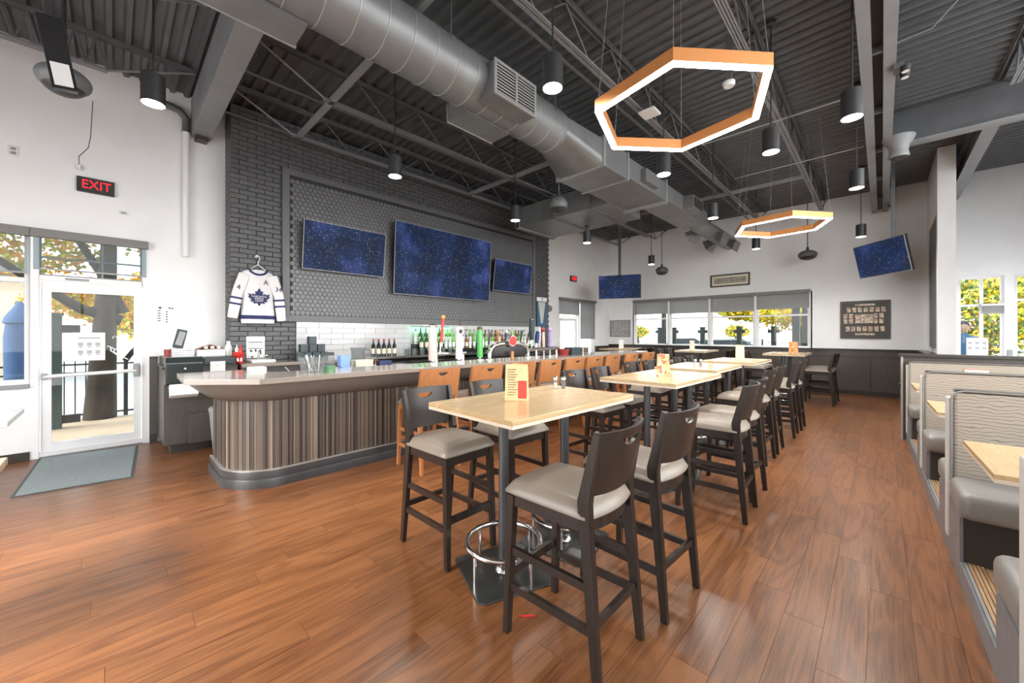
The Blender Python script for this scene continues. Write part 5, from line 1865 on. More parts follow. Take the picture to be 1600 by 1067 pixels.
exit_sign((XL, -0.155, 3.305), 'red lit exit sign on the wall above the entrance door')
exit_sign((XL, 10.47, 3.22), 'small red exit sign above the far exit door', 0.34, 0.185)
t = thing('wall_conduit', 'white vertical pipe on the wall left of the brick', 'pipe', (XL + 0.05, 0.73, 2.6))
build(MB().tube([(XL + 0.05, 0.73, 2.62), (XL + 0.05, 0.73, 4.42)], 0.042, 14), 'pipe', 'white_paint', t, smooth=60)
build(MB().tube([(XL + 0.05, 0.73, 4.42), (XL + 0.05, 0.73, 4.62), (XL + 0.07, 0.66, 4.70), (XL + 0.10, 0.5, 4.72)], 0.048, 14), 'elbow', 'charcoal_steel', t, smooth=60)
t = thing('wall_outlet', 'white outlet plate high on the wall left of the exit sign', 'outlet', (XL, -0.81, 3.58))
build(MB().box(XL, XL + 0.012, -0.85, -0.77, 3.58, 3.70), 'plate', 'white_plastic', t, bevel=0.004)
build(MB().box(XL + 0.012, XL + 0.014, -0.83, -0.79, 3.60, 3.63).box(XL + 0.012, XL + 0.014, -0.83, -0.79, 3.65, 3.68), 'socket', 'grey_plastic', t)
t = thing('door_sensor', 'small white sensor plate under the exit sign', 'sensor', (XL, 0.09, 3.11))
build(MB().box(XL, XL + 0.015, 0.05, 0.14, 3.10, 3.14), 'plate', 'white_plastic', t, bevel=0.003)
build(MB().box(XL + 0.015, XL + 0.018, 0.07, 0.12, 3.11, 3.13), 'window', 'grey_plastic', t)
t = thing('emergency_cable', 'thin dark cable hanging above the exit sign to a small white lamp', 'cable', (XL + 0.1, -0.25, 3.6))
build(MB().tube([(XL + 0.12, -0.18, 4.45), (XL + 0.10, -0.20, 4.0), (XL + 0.09, -0.22, 3.85), (XL + 0.08, -0.30, 3.72), (XL + 0.05, -0.30, 3.62)], 0.004, 6), 'wire', 'black_matte', t)
build(MB().lathe([(0, 0), (0.03, 0), (0.03, 0.05), (0, 0.06)], 12, (XL + 0.04, -0.30, 3.57)), 'lamp_head', 'white_plastic', t, smooth=40)
t = thing('wall_bell', 'round grey bell on the wall beside the far exit door', 'bell', (XL, 9.1, 2.2))
build(MB().lathe([(0, 0.0), (0.10, 0.0), (0.09, 0.05), (0.03, 0.08), (0, 0.08)], 20, (XL, 9.22, 2.28), 'X'), 'gong', 'grey_steel', t, smooth=50)
build(MB().lathe([(0, 0.08), (0.02, 0.08), (0.015, 0.10), (0, 0.10)], 10, (XL, 9.22, 2.28), 'X'), 'boss', 'charcoal_steel', t)


# framed pictures on the end wall
def picture(x0, x1, z0, z1, label, frame, art, mat=None, fw=0.04):
    t = thing('framed_picture', label, 'picture', ((x0 + x1) / 2, YB, z0))
    build(frame_bars(MB(), 'Y', YB, -0.035, x0, x1, z0, z1, fw), 'frame', frame, t)
    a = build(MB().box(x0 + fw, x1 - fw, YB - 0.012, YB, z0 + fw, z1 - fw), 'mat_board', mat or art, t)
    if mat:
        e = 0.06
        build(MB().box(x0 + fw + e, x1 - fw - e, YB - 0.016, YB - 0.012, z0 + fw + e, z1 - fw - e), 'print', art, t)
    return t


picture(-3.81, -2.75, 2.93, 3.30, 'long sepia panorama picture above the end wall windows', 'frame_dark', 'sepia', 'label_cream')
picture(-7.26, -6.46, 1.40, 2.01, 'grey etched mirror picture in the far corner', 'frame_silver', 'grey_art')
pc = picture(-0.76, 0.15, 1.39, 2.32, 'dark framed display of many small cards on the end wall', 'frame_dark', 'bar_dark')
cards = [(-0.30, 2.22, 0.36, 0.045)]
for k in range(7):
    cards.append((-0.60 + k * 0.105, 2.10, 0.075, 0.115))
for r in range(2):
    for k in (0, 1, 5.2, 6.2):
        cards.append((-0.66 + k * 0.105, 1.95 - r * 0.13, 0.075, 0.11))
cards.append((-0.31, 1.88, 0.34, 0.22))
for k in range(7):
    cards.append((-0.62 + k * 0.105, 1.63, 0.075, 0.12))
cards.append((-0.30, 1.50, 0.36, 0.05))
for (cx, cz, w, h) in cards:
    build(MB().box(cx - w / 2, cx + w / 2, YB - 0.02, YB - 0.012, cz - h / 2, cz + h / 2), 'card', 'card_wall', pc)
# ------------------------------------------------------------------ bar stools and tables
def make_stool(name, woodm, seatm, W=0.43, H=1.09, seat_z=0.76, light=False):
    """front faces local -X, backrest at +X"""
    t = thing(name, '', 'stool')
    hw = W / 2
    sz = seat_z
    for s in (-1, 1):
        build(MB().sweep([(-0.25, s * (hw - 0.012), 0), (-0.222, s * (hw - 0.025), sz - 0.06)], [(0.034, 0.036), (0.042, 0.044)], up=(1, 0, 0)), 'leg', woodm, t, local=True, bevel=0.003)
        build(MB().sweep([(0.268, s * (hw - 0.010), 0), (0.205, s * (hw - 0.022), sz - 0.08), (0.200, s * (hw - 0.020), sz + 0.02), (0.268, s * (hw - 0.012), H)],
                         [(0.032, 0.036), (0.040, 0.056), (0.040, 0.060), (0.030, 0.032)], up=(1, 0, 0)), 'leg', woodm, t, local=True, bevel=0.003)
        build(MB().bar((-0.24, s * (hw - 0.018), 0.24), (0.243, s * (hw - 0.018), 0.24), 0.022, 0.036), 'stretcher', woodm, t, local=True)
        build(MB().bar((-0.235, s * (hw - 0.02), 0.42), (0.228, s * (hw - 0.02), 0.42), 0.022, 0.036), 'stretcher', woodm, t, local=True)
    build(MB().bar((-0.24, -hw + 0.03, 0.30), (-0.24, hw - 0.03, 0.30), 0.024, 0.042), 'footrest', woodm, t, local=True)
    build(MB().bar((0.245, -hw + 0.03, 0.27), (0.245, hw - 0.03, 0.27), 0.022, 0.036), 'stretcher', woodm, t, local=True)
    # seat frame with a bowed rear apron
    poly = [(-0.235, -hw + 0.012), (0.195, -hw + 0.012)]
    for k in range(1, 8):
        a = -1 + 2 * k / 8
        poly.append((0.195 + 0.045 * (1 - a * a), a * (hw - 0.012)))
    poly += [(0.195, hw - 0.012), (-0.235, hw - 0.012)]
    build(MB().plan(poly, sz - 0.115, sz - 0.045), 'seat_frame', woodm, t, local=True, bevel=0.003)
    # domed cushion
    nu, nv = 14, 14
    m = MB()
    top, bot = [], []
    def outline(u, v):
        x = -0.255 + 0.47 * u
        x += 0.04 * (1 - (2 * v - 1) ** 2) * u ** 3
        y = (-hw - 0.004) + (W + 0.008) * v
        # squarish rounded corners
        return x, y
    for i in range(nu + 1):
        for k in range(nv + 1):
            u, v = i / nu, k / nv
            x, y = outline(u, v)
            e = min(u, 1 - u) * 0.47
            g = min(v, 1 - v) * W
            r = 0.045
            def edge(q):
                return 1 - (1 - min(q / r, 1)) ** 2
            z = sz - 0.045 + 0.045 * math.sqrt(max(edge(e), 0)) * math.sqrt(max(edge(g), 0)) + 0.022 * math.sin(math.pi * u) * math.sin(math.pi * v)
            cxx, cyy = -0.02, 0
            if e < 0.03 and g < 0.03:
                k2 = 1 - 0.02 * (1 - e / 0.03) * (1 - g / 0.03)
                x, y = cxx + (x - cxx) * k2, cyy + (y - cyy) * k2
            top.append((x, y, z + 0.008))
            bot.append((x, y, sz - 0.05))
    n = len(top)
    fs = []
    for i in range(nu):
        for k in range(nv):
            a = i * (nv + 1) + k
            fs.append((a, a + 1, a + nv + 2, a + nv + 1))
            fs.append((n + a, n + a + nv + 1, n + a + nv + 2, n + a + 1))
    rim = [k for k in range(nv + 1)] + [i * (nv + 1) + nv for i in range(1, nu + 1)] + [nu * (nv + 1) + k for k in range(nv - 1, -1, -1)] + [i * (nv + 1) for i in range(nu - 1, 0, -1)]
    for a, b in zip(rim, rim[1:] + rim[:1]):
        fs.append((a, n + a, n + b, b))
    m.add(top + bot, fs)
    build(m, 'seat', seatm, t, local=True, smooth=55)
    # bowed backrest with a hand slot
    z0, z1 = sz + 0.045, H
    ncol = 24
    bw = hw - 0.004
    def bx(y, z):
        k = (z - z0) / (z1 - z0)
        return 0.212 + 0.055 * k + 0.05 * (1 - (y / bw) ** 2) * (0.7 + 0.3 * k)
    sw, sc, sd = 0.062, z1 - 0.045, 0.034
    m = MB()
    thk = 0.016
    def cell(y0, y1, za0, za1, zb0, zb1):
        """column cell between y0,y1 with own bottom/top heights at each side"""
        v = []
        for dx in (0, thk):
            for (y, z) in ((y0, za0), (y1, zb0), (y1, zb1), (y0, za1)):
                v.append((bx(y, z) + dx, y, z))
        m.add(v, [(0, 1, 2, 3), (7, 6, 5, 4), (0, 4, 5, 1), (3, 2, 6, 7), (0, 3, 7, 4), (1, 5, 6, 2)])
    def slot(y):
        if abs(y) >= sw:
            return None
        q = 1 - (y / sw) ** 2
        return sc - sd * math.sqrt(q), sc + 0.004
    ys = [-bw + 2 * bw * k / ncol for k in range(ncol + 1)]
    zm = (z0 + z1) / 2
    for a, b in zip(ys, ys[1:]):
        mid = (a + b) / 2
        def bottom(y):
            return z0 + 0.012 * (y / bw) ** 2
        s = slot(mid)
        if s is None:
            cell(a, b, bottom(a), zm, bottom(b), zm)
            cell(a, b, zm, z1, zm, z1)
        else:
            sa, sb = slot(a) or (sc, sc + 0.004), slot(b) or (sc, sc + 0.004)
            cell(a, b, bottom(a), zm, bottom(b), zm)
            cell(a, b, zm, sa[0], zm, sb[0])
            cell(a, b, sa[1], z1, sb[1], z1)
    build(m, 'backrest', woodm, t, local=True)
    return t


dark_stool = make_stool('bar_stool', 'stool_wood', 'taupe_leather')
used_d = False
E_, W_ = 0.0, math.pi
DS = [
    (-1.12, 1.59, E_, 'dark stool with taupe seat nearest the camera, backrest toward the aisle'),
    (-1.07, 2.21, E_, 'dark stool on the aisle side of the nearest table, second from the camera'),
    (-2.24, 1.67, W_, 'dark stool on the bar side of the nearest table, closest to the bar end'),
    (-2.24, 2.29, W_, 'dark stool on the bar side of the nearest table, behind the tent menu'),
    (-1.05, 3.65, E_, 'dark stool on the aisle side of the second table, near end'),
    (-1.09, 4.17, E_, 'dark stool on the aisle side of the second table, far end'),
    (-2.25, 3.62, W_, 'dark stool on the bar side of the second table, near end'),
    (-2.27, 4.22, W_, 'dark stool on the bar side of the second table, far end'),
    (-1.21, 5.35, E_, 'dark stool on the aisle side of the third table, near end'),
    (-1.21, 5.95, E_, 'dark stool on the aisle side of the third table, far end'),
    (-2.39, 5.28, W_, 'dark stool on the bar side of the third table, near end'),
    (-2.39, 5.88, W_, 'dark stool on the bar side of the third table, far end'),
    (-1.18, 6.98, E_, 'dark stool on the aisle side of the fourth table, near end'),
    (-1.17, 7.60, E_, 'dark stool on the aisle side of the fourth table, far end'),
    (-2.33, 6.95, W_, 'dark stool on the bar side of the fourth table, near end'),
    (-2.33, 7.55, W_, 'dark stool on the bar side of the fourth table, far end'),
    (-0.98, 10.50, E_, 'dark stool standing against the end wall wainscot, nearer one of the pair'),
    (-0.98, 11.05, E_, 'dark stool standing against the end wall wainscot, farther one of the pair'),
    (-2.15, 10.45, W_, 'dark stool on the left of the right window table, near end'),
    (-2.15, 11.0, W_, 'dark stool on the left of the right window table, far end'),
    (-3.05, 10.7, E_, 'dark stool on the right of the middle window table, near end'),
    (-3.05, 11.3, E_, 'dark stool on the right of the middle window table, far end'),
    (-4.20, 10.7, W_, 'dark stool on the left of the middle window table, near end'),
    (-4.20, 11.3, W_, 'dark stool on the left of the middle window table, far end'),
    (-5.25, 10.55, E_, 'dark stool on the right of the left window table, near end'),
    (-5.25, 11.15, E_, 'dark stool on the right of the left window table, far end'),
]
for i, (x, y, rz, lb) in enumerate(DS):
    jit = R(random.uniform(-4, 4)) if i > 3 else R((1.5, -3, 1, -2)[i])
    place(dark_stool, used_d, (x, y, 0), rz + jit, lb, 'dark stools at the tall tables')
    used_d = True
wood_stool = make_stool('wooden_bar_stool', 'orange_wood', 'taupe_leather', W=0.50, H=1.125)
used_d = False
ordn = ['first', 'second', 'third', 'fourth', 'fifth', 'sixth', 'seventh', 'eighth', 'ninth']
for i, y in enumerate((2.51, 3.20, 3.85, 4.45, 5.08, 5.66, 6.26, 6.98, 7.73)):
    place(wood_stool, used_d, (-3.76, y, 0), R(random.uniform(-3, 3)), 'orange brown wooden stool at the bar, %s from the rounded bar end' % ordn[i], 'wooden stools along the bar')
    used_d = True


def make_table():
    t = thing('pub_table', '', 'table')
    W, L = 0.76, 1.22
    build(MB().box(-W / 2, W / 2, -L / 2, L / 2, 1.042, 1.067), 'tabletop', 'maple', t, local=True, bevel=0.002)
    build(frame_bars(MB(), 'Z', 0, 0, 0, 0, 0, 0, 0) if False else MB().box(-W / 2 + 0.001, W / 2 - 0.001, -L / 2 + 0.001, L / 2 - 0.001, 1.024, 1.042), 'edge_band', 'maple_edge', t, local=True)
    for k, (px, py, rot) in enumerate(((-0.045, -0.27, R(-20)), (0.0, 0.30, R(12)))):
        Mt = Matrix.Translation((px, py, 0)) @ Matrix.Rotation(rot, 4, 'Z')
        s, c = 0.255, 0.03
        poly = [(-s + c, -s), (s - c, -s), (s, -s + c), (s, s - c), (s - c, s), (-s + c, s), (-s, s - c), (-s, -s + c)]
        build(MB().plan(poly, 0, 0.010).xf(Mt), 'base_plate', 'base_plate', t, local=True, bevel=0.002)
        build(MB().lathe([(0, 0.008), (0.055, 0.008), (0.045, 0.03), (0.033, 0.04), (0.033, 0.05)], 20, (px, py, 0)), 'flange', 'chrome', t, local=True, smooth=40)
        build(MB().lathe([(0.032, 0.02), (0.032, 1.02)], 20, (px, py, 0)), 'post', 'post_metal', t, local=True, smooth=40)
        build(MB().box(px - 0.16, px + 0.16, py - 0.16, py + 0.16, 1.012, 1.024), 'mounting_plate', 'post_metal', t, local=True)
        ring = [(px + 0.235 * math.cos(a), py + 0.235 * math.sin(a), 0.19) for a in [2 * math.pi * q / 32 for q in range(32)]]
        rg = build(MB().tube(ring, 0.017, 10, closed=True), 'foot_ring', 'chrome', t, local=True, smooth=60)
        for q in range(4):
            a = R(20 + 90 * q) + rot
            x, y = px + 0.235 * math.cos(a), py + 0.235 * math.sin(a)
            build(MB().tube([(x, y, 0.008), (x, y, 0.185)], 0.009, 8), 'ring_post', 'chrome', rg, local=True)
    return t


table = make_table()
used_t = False
TB = [(-1.68, 1.99, R(-1.5), 'nearest tall maple topped table on chrome ringed posts'), (-1.65, 3.99, R(-1.0), 'second tall maple topped table from the camera'),
      (-1.80, 5.58, R(1), 'third tall maple topped table from the camera'), (-1.76, 7.28, R(-1), 'fourth tall maple topped table from the camera'),
      (-1.56, 10.75, R(0), 'tall maple table by the end wall, rightmost of the window row'), (-3.62, 11.0, R(1), 'tall table by the end wall windows, middle of the window row'),
      (-5.80, 10.85, R(-1), 'tall table by the end wall windows, leftmost of the window row')]
for x, y, rz, lb in TB:
    place(table, used_t, (x, y, 0), rz, lb, 'tall maple tables')
    used_t = True
ZT = 1.067


# tent menus, shakers
def tent(c, w, h, rot, label, mat, red=False, lines=True):
    t = thing('tent_menu', label, 'menu', c)
    M = Matrix.Translation(c) @ Matrix.Rotation(rot, 4, 'Z')
    e = w * 0.62
    pts = [(-w / 2, -e * 0.35), (w / 2, -e * 0.35), (0, e * 0.65)]
    for k in range(3):
        a, b = pts[k], pts[(k + 1) % 3]
        f = 0.92
        m = MB()
        n = Vector((b[1] - a[1], a[0] - b[0], 0)).normalized() * 0.002
        q = [Vector((a[0], a[1], 0)), Vector((b[0], b[1], 0)), Vector((b[0] * f, b[1] * f, h)), Vector((a[0] * f, a[1] * f, h))]
        m.prism(q, n)
        pn = build(m.xf(M), 'menu_panel', mat, t)
        if lines:
            d = (q[1] - q[0])
            for r in range(11):
                zz = 0.16 + 0.07 * r
                if zz > 0.92:
                    break
                a0 = q[0] + d * 0.12 + Vector((0, 0, h * zz)) + n * 1.2
                a1 = q[0] + d * (0.42 + 0.06 * (r % 3)) + Vector((0, 0, h * zz)) + n * 1.2
                build(MB().bar(a0, a1, 0.001, h * 0.018, up=(0, 0, 1)).xf(M), 'text_line', 'tap_brown', pn)
            if red:
                a0 = q[0] + d * 0.74 + Vector((0, 0, h * 0.06)) + n * 1.2
                a1 = q[0] + d * 0.74 + Vector((0, 0, h * 0.55)) + n * 1.2
                build(MB().bar(a0, a1, 0.36 * w, 0.001, up=n).xf(M), 'red_block', 'red_print', pn)
    return t


tent((-1.735, 1.85, ZT), 0.155, 0.235, R(38), 'tan folded tent menu with a red block on the nearest table', 'tent_card', red=True)
tent((-1.62, 3.90, ZT), 0.13, 0.23, R(44), 'orange printed tent card on the second table', 'orange_card', lines=False)
tent((-1.74, 7.33, ZT), 0.15, 0.25, R(44), 'orange printed tent card on the fourth table', 'tent_card', lines=False)
tent((-1.50, 10.9, ZT), 0.22, 0.26, R(44), 'orange printed tent card on the right window table', 'orange_card', lines=False)
tent((-3.75, 11.0, ZT), 0.13, 0.26, R(30), 'pale tent card on the middle window table', 'label_cream', lines=False)
tent((-5.78, 10.85, ZT), 0.14, 0.26, R(30), 'white tent card on the left window table', 'paper', lines=False)


def shaker(c, fill, label):
    t = thing('shaker', label, 'shaker', c)
    build(MB().lathe([(0.0, 0.0), (0.019, 0.0), (0.020, 0.055), (0.017, 0.07), (0.0, 0.07)], 4, c).xf(Matrix.Identity(4)), 'jar', 'clear_plastic', t)
    build(MB().lathe([(0.0, 0.003), (0.016, 0.003), (0.017, 0.045), (0, 0.045)], 4, c), 'contents', fill, t)
    build(MB().lathe([(0.019, 0.07), (0.020, 0.085), (0.012, 0.097), (0.0, 0.098)], 14, c), 'cap', 'chrome', t, smooth=40)
    return t


shaker((-1.875, 2.445, ZT), 'paper', 'glass salt shaker on the nearest table')
shaker((-1.825, 2.485, ZT), 'bar_apron', 'glass pepper shaker on the nearest table')
shaker((-1.82, 5.46, ZT), 'paper', 'glass salt shaker on the third table')
shaker((-1.765, 5.51, ZT), 'bar_apron', 'glass pepper shaker on the third table')
lying('floor_straw', MB().tube([(-1.38, 1.50, 0.005), (-1.325, 1.555, 0.005)], 0.005, 8), 'red_plastic', 'short red straw lying on the floor by the nearest table base', 'straw')
# white topped tables at the left edge
for (x, y, z, w, l, lb, mt) in ((-5.85, -1.08, 0.745, 0.90, 0.90, 'white topped table at the left edge beside the entrance mat', 'white_plastic'),
                                (-3.42, -0.90, 0.745, 0.90, 0.90, 'low table corner at the lower left edge', 'maple')):
    t = thing('dining_table', lb, 'table', (x, y, 0))
    build(MB().box(x - w / 2, x + w / 2, y - l / 2, y + l / 2, z - 0.045, z), 'tabletop', mt, t, bevel=0.004)
    build(MB().lathe([(0.035, 0.02), (0.035, z - 0.045)], 16, (x, y, 0)), 'post', 'post_metal', t, smooth=40)
    build(MB().lathe([(0, 0), (0.28, 0), (0.27, 0.015), (0.05, 0.035), (0, 0.035)], 24, (x, y, 0)), 'base', 'base_plate', t, smooth=40)
# entrance mat
t = thing('entrance_mat', 'grey ribbed entrance mat in front of the glass door', 'mat', (-6.45, -0.22, 0))
poly = [(-7.28, -0.62), (-7.2, 0.235), (-5.65, 0.145), (-5.73, -0.655)]
build(MB().plan(poly, 0.0, 0.008), 'rubber_edge', 'mat_edge', t)
cx_, cy_ = -6.46, -0.22
build(MB().plan([(cx_ + (p[0] - cx_) * 0.97, cy_ + (p[1] - cy_) * 0.94) for p in poly], 0.006, 0.012), 'pile', 'mat_grey', t)

# ------------------------------------------------------------------ booths on the platform
SK = R(1.25)   # the booth line runs a touch off square


def bp(x, y, z=0.0):
    """booth frame: x from the platform edge, y along it"""
    return Vector((0.36 + x * math.cos(SK) - (y - 2.6) * math.sin(SK), 2.6 + x * math.sin(SK) + (y - 2.6) * math.cos(SK), z))


MBOOTH = Matrix.Translation((0.36, 2.6, 0)) @ Matrix.Rotation(SK, 4, 'Z') @ Matrix.Translation((0, -2.6, 0))
PZ = 0.12
pl = thing('booth_platform', 'low wooden platform with a grey metal nosing under the booths', 'platform', bp(0, 5, 0))
build(MB().box(0.10, 1.95, -2.6, 7.8, 0, PZ).xf(MBOOTH), 'deck', 'platform_wood', pl)
build(MB().box(0.0, 0.012, -2.6, 7.8, 0.0, PZ + 0.002).xf(MBOOTH), 'riser', 'platform_grey', pl)
build(MB().box(0.012, 0.10, -2.6, 7.8, 0.0, PZ - 0.002).xf(MBOOTH), 'riser_core', 'duct_dark', pl)
for k in range(5):
    build(MB().box(0.014 + 0.017 * k, 0.027 + 0.017 * k, -2.6, 7.8, PZ - 0.002, PZ + 0.006).xf(MBOOTH), 'nosing_strip', 'platform_wood' if k else 'kick_trim', pl)
hwall = thing('booth_half_wall', 'half wall with a dark cap closing the booth row', 'half wall', bp(0, 7.9))
build(MB().box(-0.03, 2.05, 7.82, 7.95, 0, 1.18).xf(MBOOTH), 'panel', 'wainscot', hwall)
build(MB().box(-0.07, 2.05, 7.78, 8.0, 1.18, 1.22).xf(MBOOTH), 'cap', 'dark_cap', hwall, bevel=0.004)
build(MB().box(-0.05, -0.03, 7.80, 7.97, 0.0, 1.18).xf(MBOOTH), 'end_post', 'kick_trim', hwall)
build(MB().box(-0.075, -0.03, 7.82, 7.95, 0.76, 0.79).xf(MBOOTH), 'coat_hook', 'dark_cap', hwall)


def booth(y, label, front=True, rear=True, x0=0.0, x1=2.0):
    t = thing('booth_bench', label, 'booth', bp(x0, y, PZ), SK)
    # local frame of the Empty: x from the aisle, y along; build local
    def bl(mb, nm, mat, par=t, **k):
        return build(mb, nm, mat, par, local=True, **k)
    L = x1 - x0
    zt = 1.13 - PZ
    # patterned back
    n = 10
    bl(MB().box(0.02, L, -0.055, 0.055, 0.20, zt - 0.02), 'back_cushion', 'booth_fabric', bevel=0.02, seg=3)
    pts = [(0.012, -0.058, 0.22), (0.012, -0.058, zt - 0.07), (0.03, -0.058, zt - 0.025), (0.07, -0.058, zt - 0.012), (L, -0.058, zt - 0.012)]
    bl(MB().tube(pts, 0.006, 8), 'piping', 'grey_vinyl', smooth=60)
    bl(MB().box(-0.005, 0.022, -0.05, 0.05, 0.0, zt - 0.06), 'end_panel', 'booth_piping', bevel=0.008, seg=2)
    bl(MB().box(0.03, L, -0.05, 0.05, zt - 0.03, zt - 0.005), 'top_roll', 'dark_cap', bevel=0.01, seg=2)
    for s, on in ((-1, front), (1, rear)):
        if not on:
            continue
        ya, yb = (-0.50, -0.06) if s < 0 else (0.06, 0.50)
        bl(MB().box(0.0, L, ya, yb, 0.27, 0.43), 'seat_cushion', 'grey_vinyl', bevel=0.045, seg=4, smooth=50)
        bl(MB().box(0.02, L, ya + (0.06 if s < 0 else 0), yb - (0 if s < 0 else 0.06), 0.0, 0.28), 'seat_base', 'booth_base')
    bl(MB().box(0.005, 0.03, -0.44 if front else -0.05, 0.44 if rear else 0.05, 0.0, 0.27), 'side_board', 'platform_grey')
    return t


booth(2.2, 'nearest booth bench at the lower right, grey seat end', front=True, rear=True, x0=-0.01)
booth(4.0, 'double booth bench with a patterned beige back nearest the camera', x0=-0.005)
booth(5.8, 'middle double booth bench with a patterned beige back')
booth(7.7, 'last booth bench against the dark capped half wall', rear=False)


def booth_table(y, label):
    t = thing('booth_table', label, 'table', bp(0.0, y, PZ), SK)
    z = 0.88 - PZ
    build(MB().box(0.0, 1.20, -0.37, 0.37, z - 0.022, z), 'tabletop', 'maple', t, local=True, bevel=0.002)
    build(MB().box(0.002, 1.198, -0.368, 0.368, z - 0.04, z - 0.022), 'edge_band', 'maple_edge', t, local=True)
    build(MB().lathe([(0.035, 0.02), (0.035, z - 0.04)], 16, (0.62, 0, 0)), 'post', 'post_metal', t, local=True, smooth=40)
    build(MB().lathe([(0, 0), (0.26, 0), (0.25, 0.015), (0.05, 0.03), (0, 0.03)], 24, (0.62, 0, 0)), 'base', 'base_plate', t, local=True, smooth=40)
    return t


booth_table(3.08, 'maple booth table in front of the nearest patterned back')
booth_table(4.92, 'maple booth table between the first and middle booth backs')
booth_table(6.72, 'maple booth table between the middle booth and the half wall')
booth_table(1.25, 'maple booth table at the lower right edge of the view')
notice('booth_card', bp(0.62, 7.635, 0.93), (math.cos(SK), math.sin(SK), 0), 0.20, 0.12, 'small red bordered card on the last booth back',
       [(0, 0.115, 0.20, 0.008, 'red_print'), (0, 0.004, 0.20, 0.008, 'red_print'), (-0.05, 0.04, 0.03, 0.03, 'red_print'), (0.05, 0.045, 0.025, 0.05, 'red_print'), (0.02, 0.04, 0.02, 0.02, 'dark_red')], mat='label_cream', cat='card')
lying('switch_box', MB().box(1.86, 1.93, YB - 0.03, YB, 1.05, 1.18), 'grey_plastic', 'small grey box on the wall right of the six picture notice', 'box', bevel=0.006)

# ------------------------------------------------------------------ outdoors
gr = MB().box(-60, XL - 0.2, -40, 60, -0.25, -0.12).box(XL - 0.2, 40, YB + 0.2, 70, -0.25, -0.12).box(XR + 0.2, 40, -40, YB + 0.2, -0.25, -0.12).box(XL - 0.2, XR + 0.2, -40, YF - 0.2, -0.25, -0.12)
struct(gr, 'ground', 'asphalt', 'sunlit pale ground outside the building', 'ground', loc=(0, 0, -0.25))
struct(MB().box(-10.3, XL - 0.2, -6, 9, -0.12, -0.03), 'patio', 'concrete', 'pale concrete walk outside the entrance door', 'paving')
struct(MB().box(-9.2, 6, YB + 0.2, 17.2, -0.12, -0.03), 'patio_terrace', 'concrete', 'pale patio outside the end wall windows', 'paving')


def foliage(c, rad, n, size, seed, flat=1.0):
    rnd = random.Random(seed)
    m = MB()
    c = Vector(c)
    for i in range(n):
        a = rnd.uniform(0, 2 * math.pi)
        b = math.asin(rnd.uniform(-1, 1))
        r = rad * (0.35 + 0.65 * rnd.random() ** 0.5) * (0.8 + 0.25 * math.sin(3 * a + seed) * math.cos(2 * b))
        p = c + Vector((r * math.cos(a) * math.cos(b), r * math.sin(a) * math.cos(b), r * math.sin(b) * flat))
        u = Vector((rnd.gauss(0, 1), rnd.gauss(0, 1), rnd.gauss(0, 1))).normalized()
        v = u.orthogonal().normalized()
        s = size * rnd.uniform(0.6, 1.3)
        m.cur = rnd.randrange(3)
        m.add([p, p + (u + v) * s * 0.5, p + u * s * 1.25, p + (u - v) * s * 0.5], [(0, 1, 2, 3)])
    return m


def tree(base, h, r, label, crown, mats, seed, lean=(0, 0), branches=(), n=2500, size=0.16):
    t = thing('tree', label, 'tree', base)
    b = Vector(base)
    pts = [b + Vector((lean[0] * k / 4 * h, lean[1] * k / 4 * h, h * k / 4)) for k in range(5)]
    tr = build(MB().tube(pts, [r * 1.2, r, r * 0.85, r * 0.68, r * 0.5], 14), 'trunk', 'bark', t, smooth=60)
    for br in branches:
        p = [Vector(q) for q in br[0]]
        build(MB().tube(p, [br[1] * (1 - 0.55 * k / (len(p) - 1)) for k in range(len(p))], 10), 'branch', 'bark', tr, smooth=60)
    for k, (c, rad, fl) in enumerate(crown):
        o = build(foliage(c, rad, n, size, seed + k, fl), 'foliage', mats, t)
        tag(o, kind='stuff')
    return t


tree((-10.25, -0.17, -0.12), 3.6, 0.185, 'old tree with yellow leaves standing outside the entrance door',
     [((-11.2, -1.2, 3.2), 1.4, 0.6), ((-11.0, 1.2, 3.6), 1.5, 0.7), ((-12.0, -0.3, 2.2), 1.0, 0.5), ((-10.6, -0.2, 4.6), 1.6, 0.6)], ['leaf_yellow', 'leaf_lime', 'leaf_gold'], 5, lean=(0.01, 0.035),
     branches=(([(-10.25, 0.1, 1.75), (-10.2, -0.4, 1.95), (-10.15, -0.9, 2.35), (-10.1, -1.5, 2.9)], 0.10), ([(-10.25, 0.12, 1.9), (-10.3, -0.1, 2.5), (-10.3, -0.5, 3.3)], 0.10),
               ([(-10.24, 0.14, 2.3), (-10.2, 0.7, 2.7), (-10.2, 1.3, 2.9)], 0.07), ([(-10.2, 0.15, 1.0), (-10.15, 0.45, 1.5), (-10.1, 0.75, 2.1)], 0.045)), n=1600, size=0.085)
for k, (x, y, z, rad, lb, mats) in enumerate(((-18.0, 1.2, 2.4, 2.0, 'golden tree in the middle distance behind the entrance fence', ['leaf_gold', 'leaf_yellow', 'leaf_lime']),
                                              (-25, 4.5, 2.6, 3.2, 'yellow tree farther off behind the entrance fence', ['leaf_yellow', 'leaf_gold', 'leaf_lime']),
                                              (-19, 10.0, 3.0, 2.6, 'pale green tree in the distance right of the entrance trunk', ['leaf_lime', 'leaf_yellow', 'leaf_green']))):
    tree((x, y, -0.12), 1.8, 0.18, lb, [((x, y, z), rad, 0.7)], mats, 20 + k, n=6500, size=0.15)


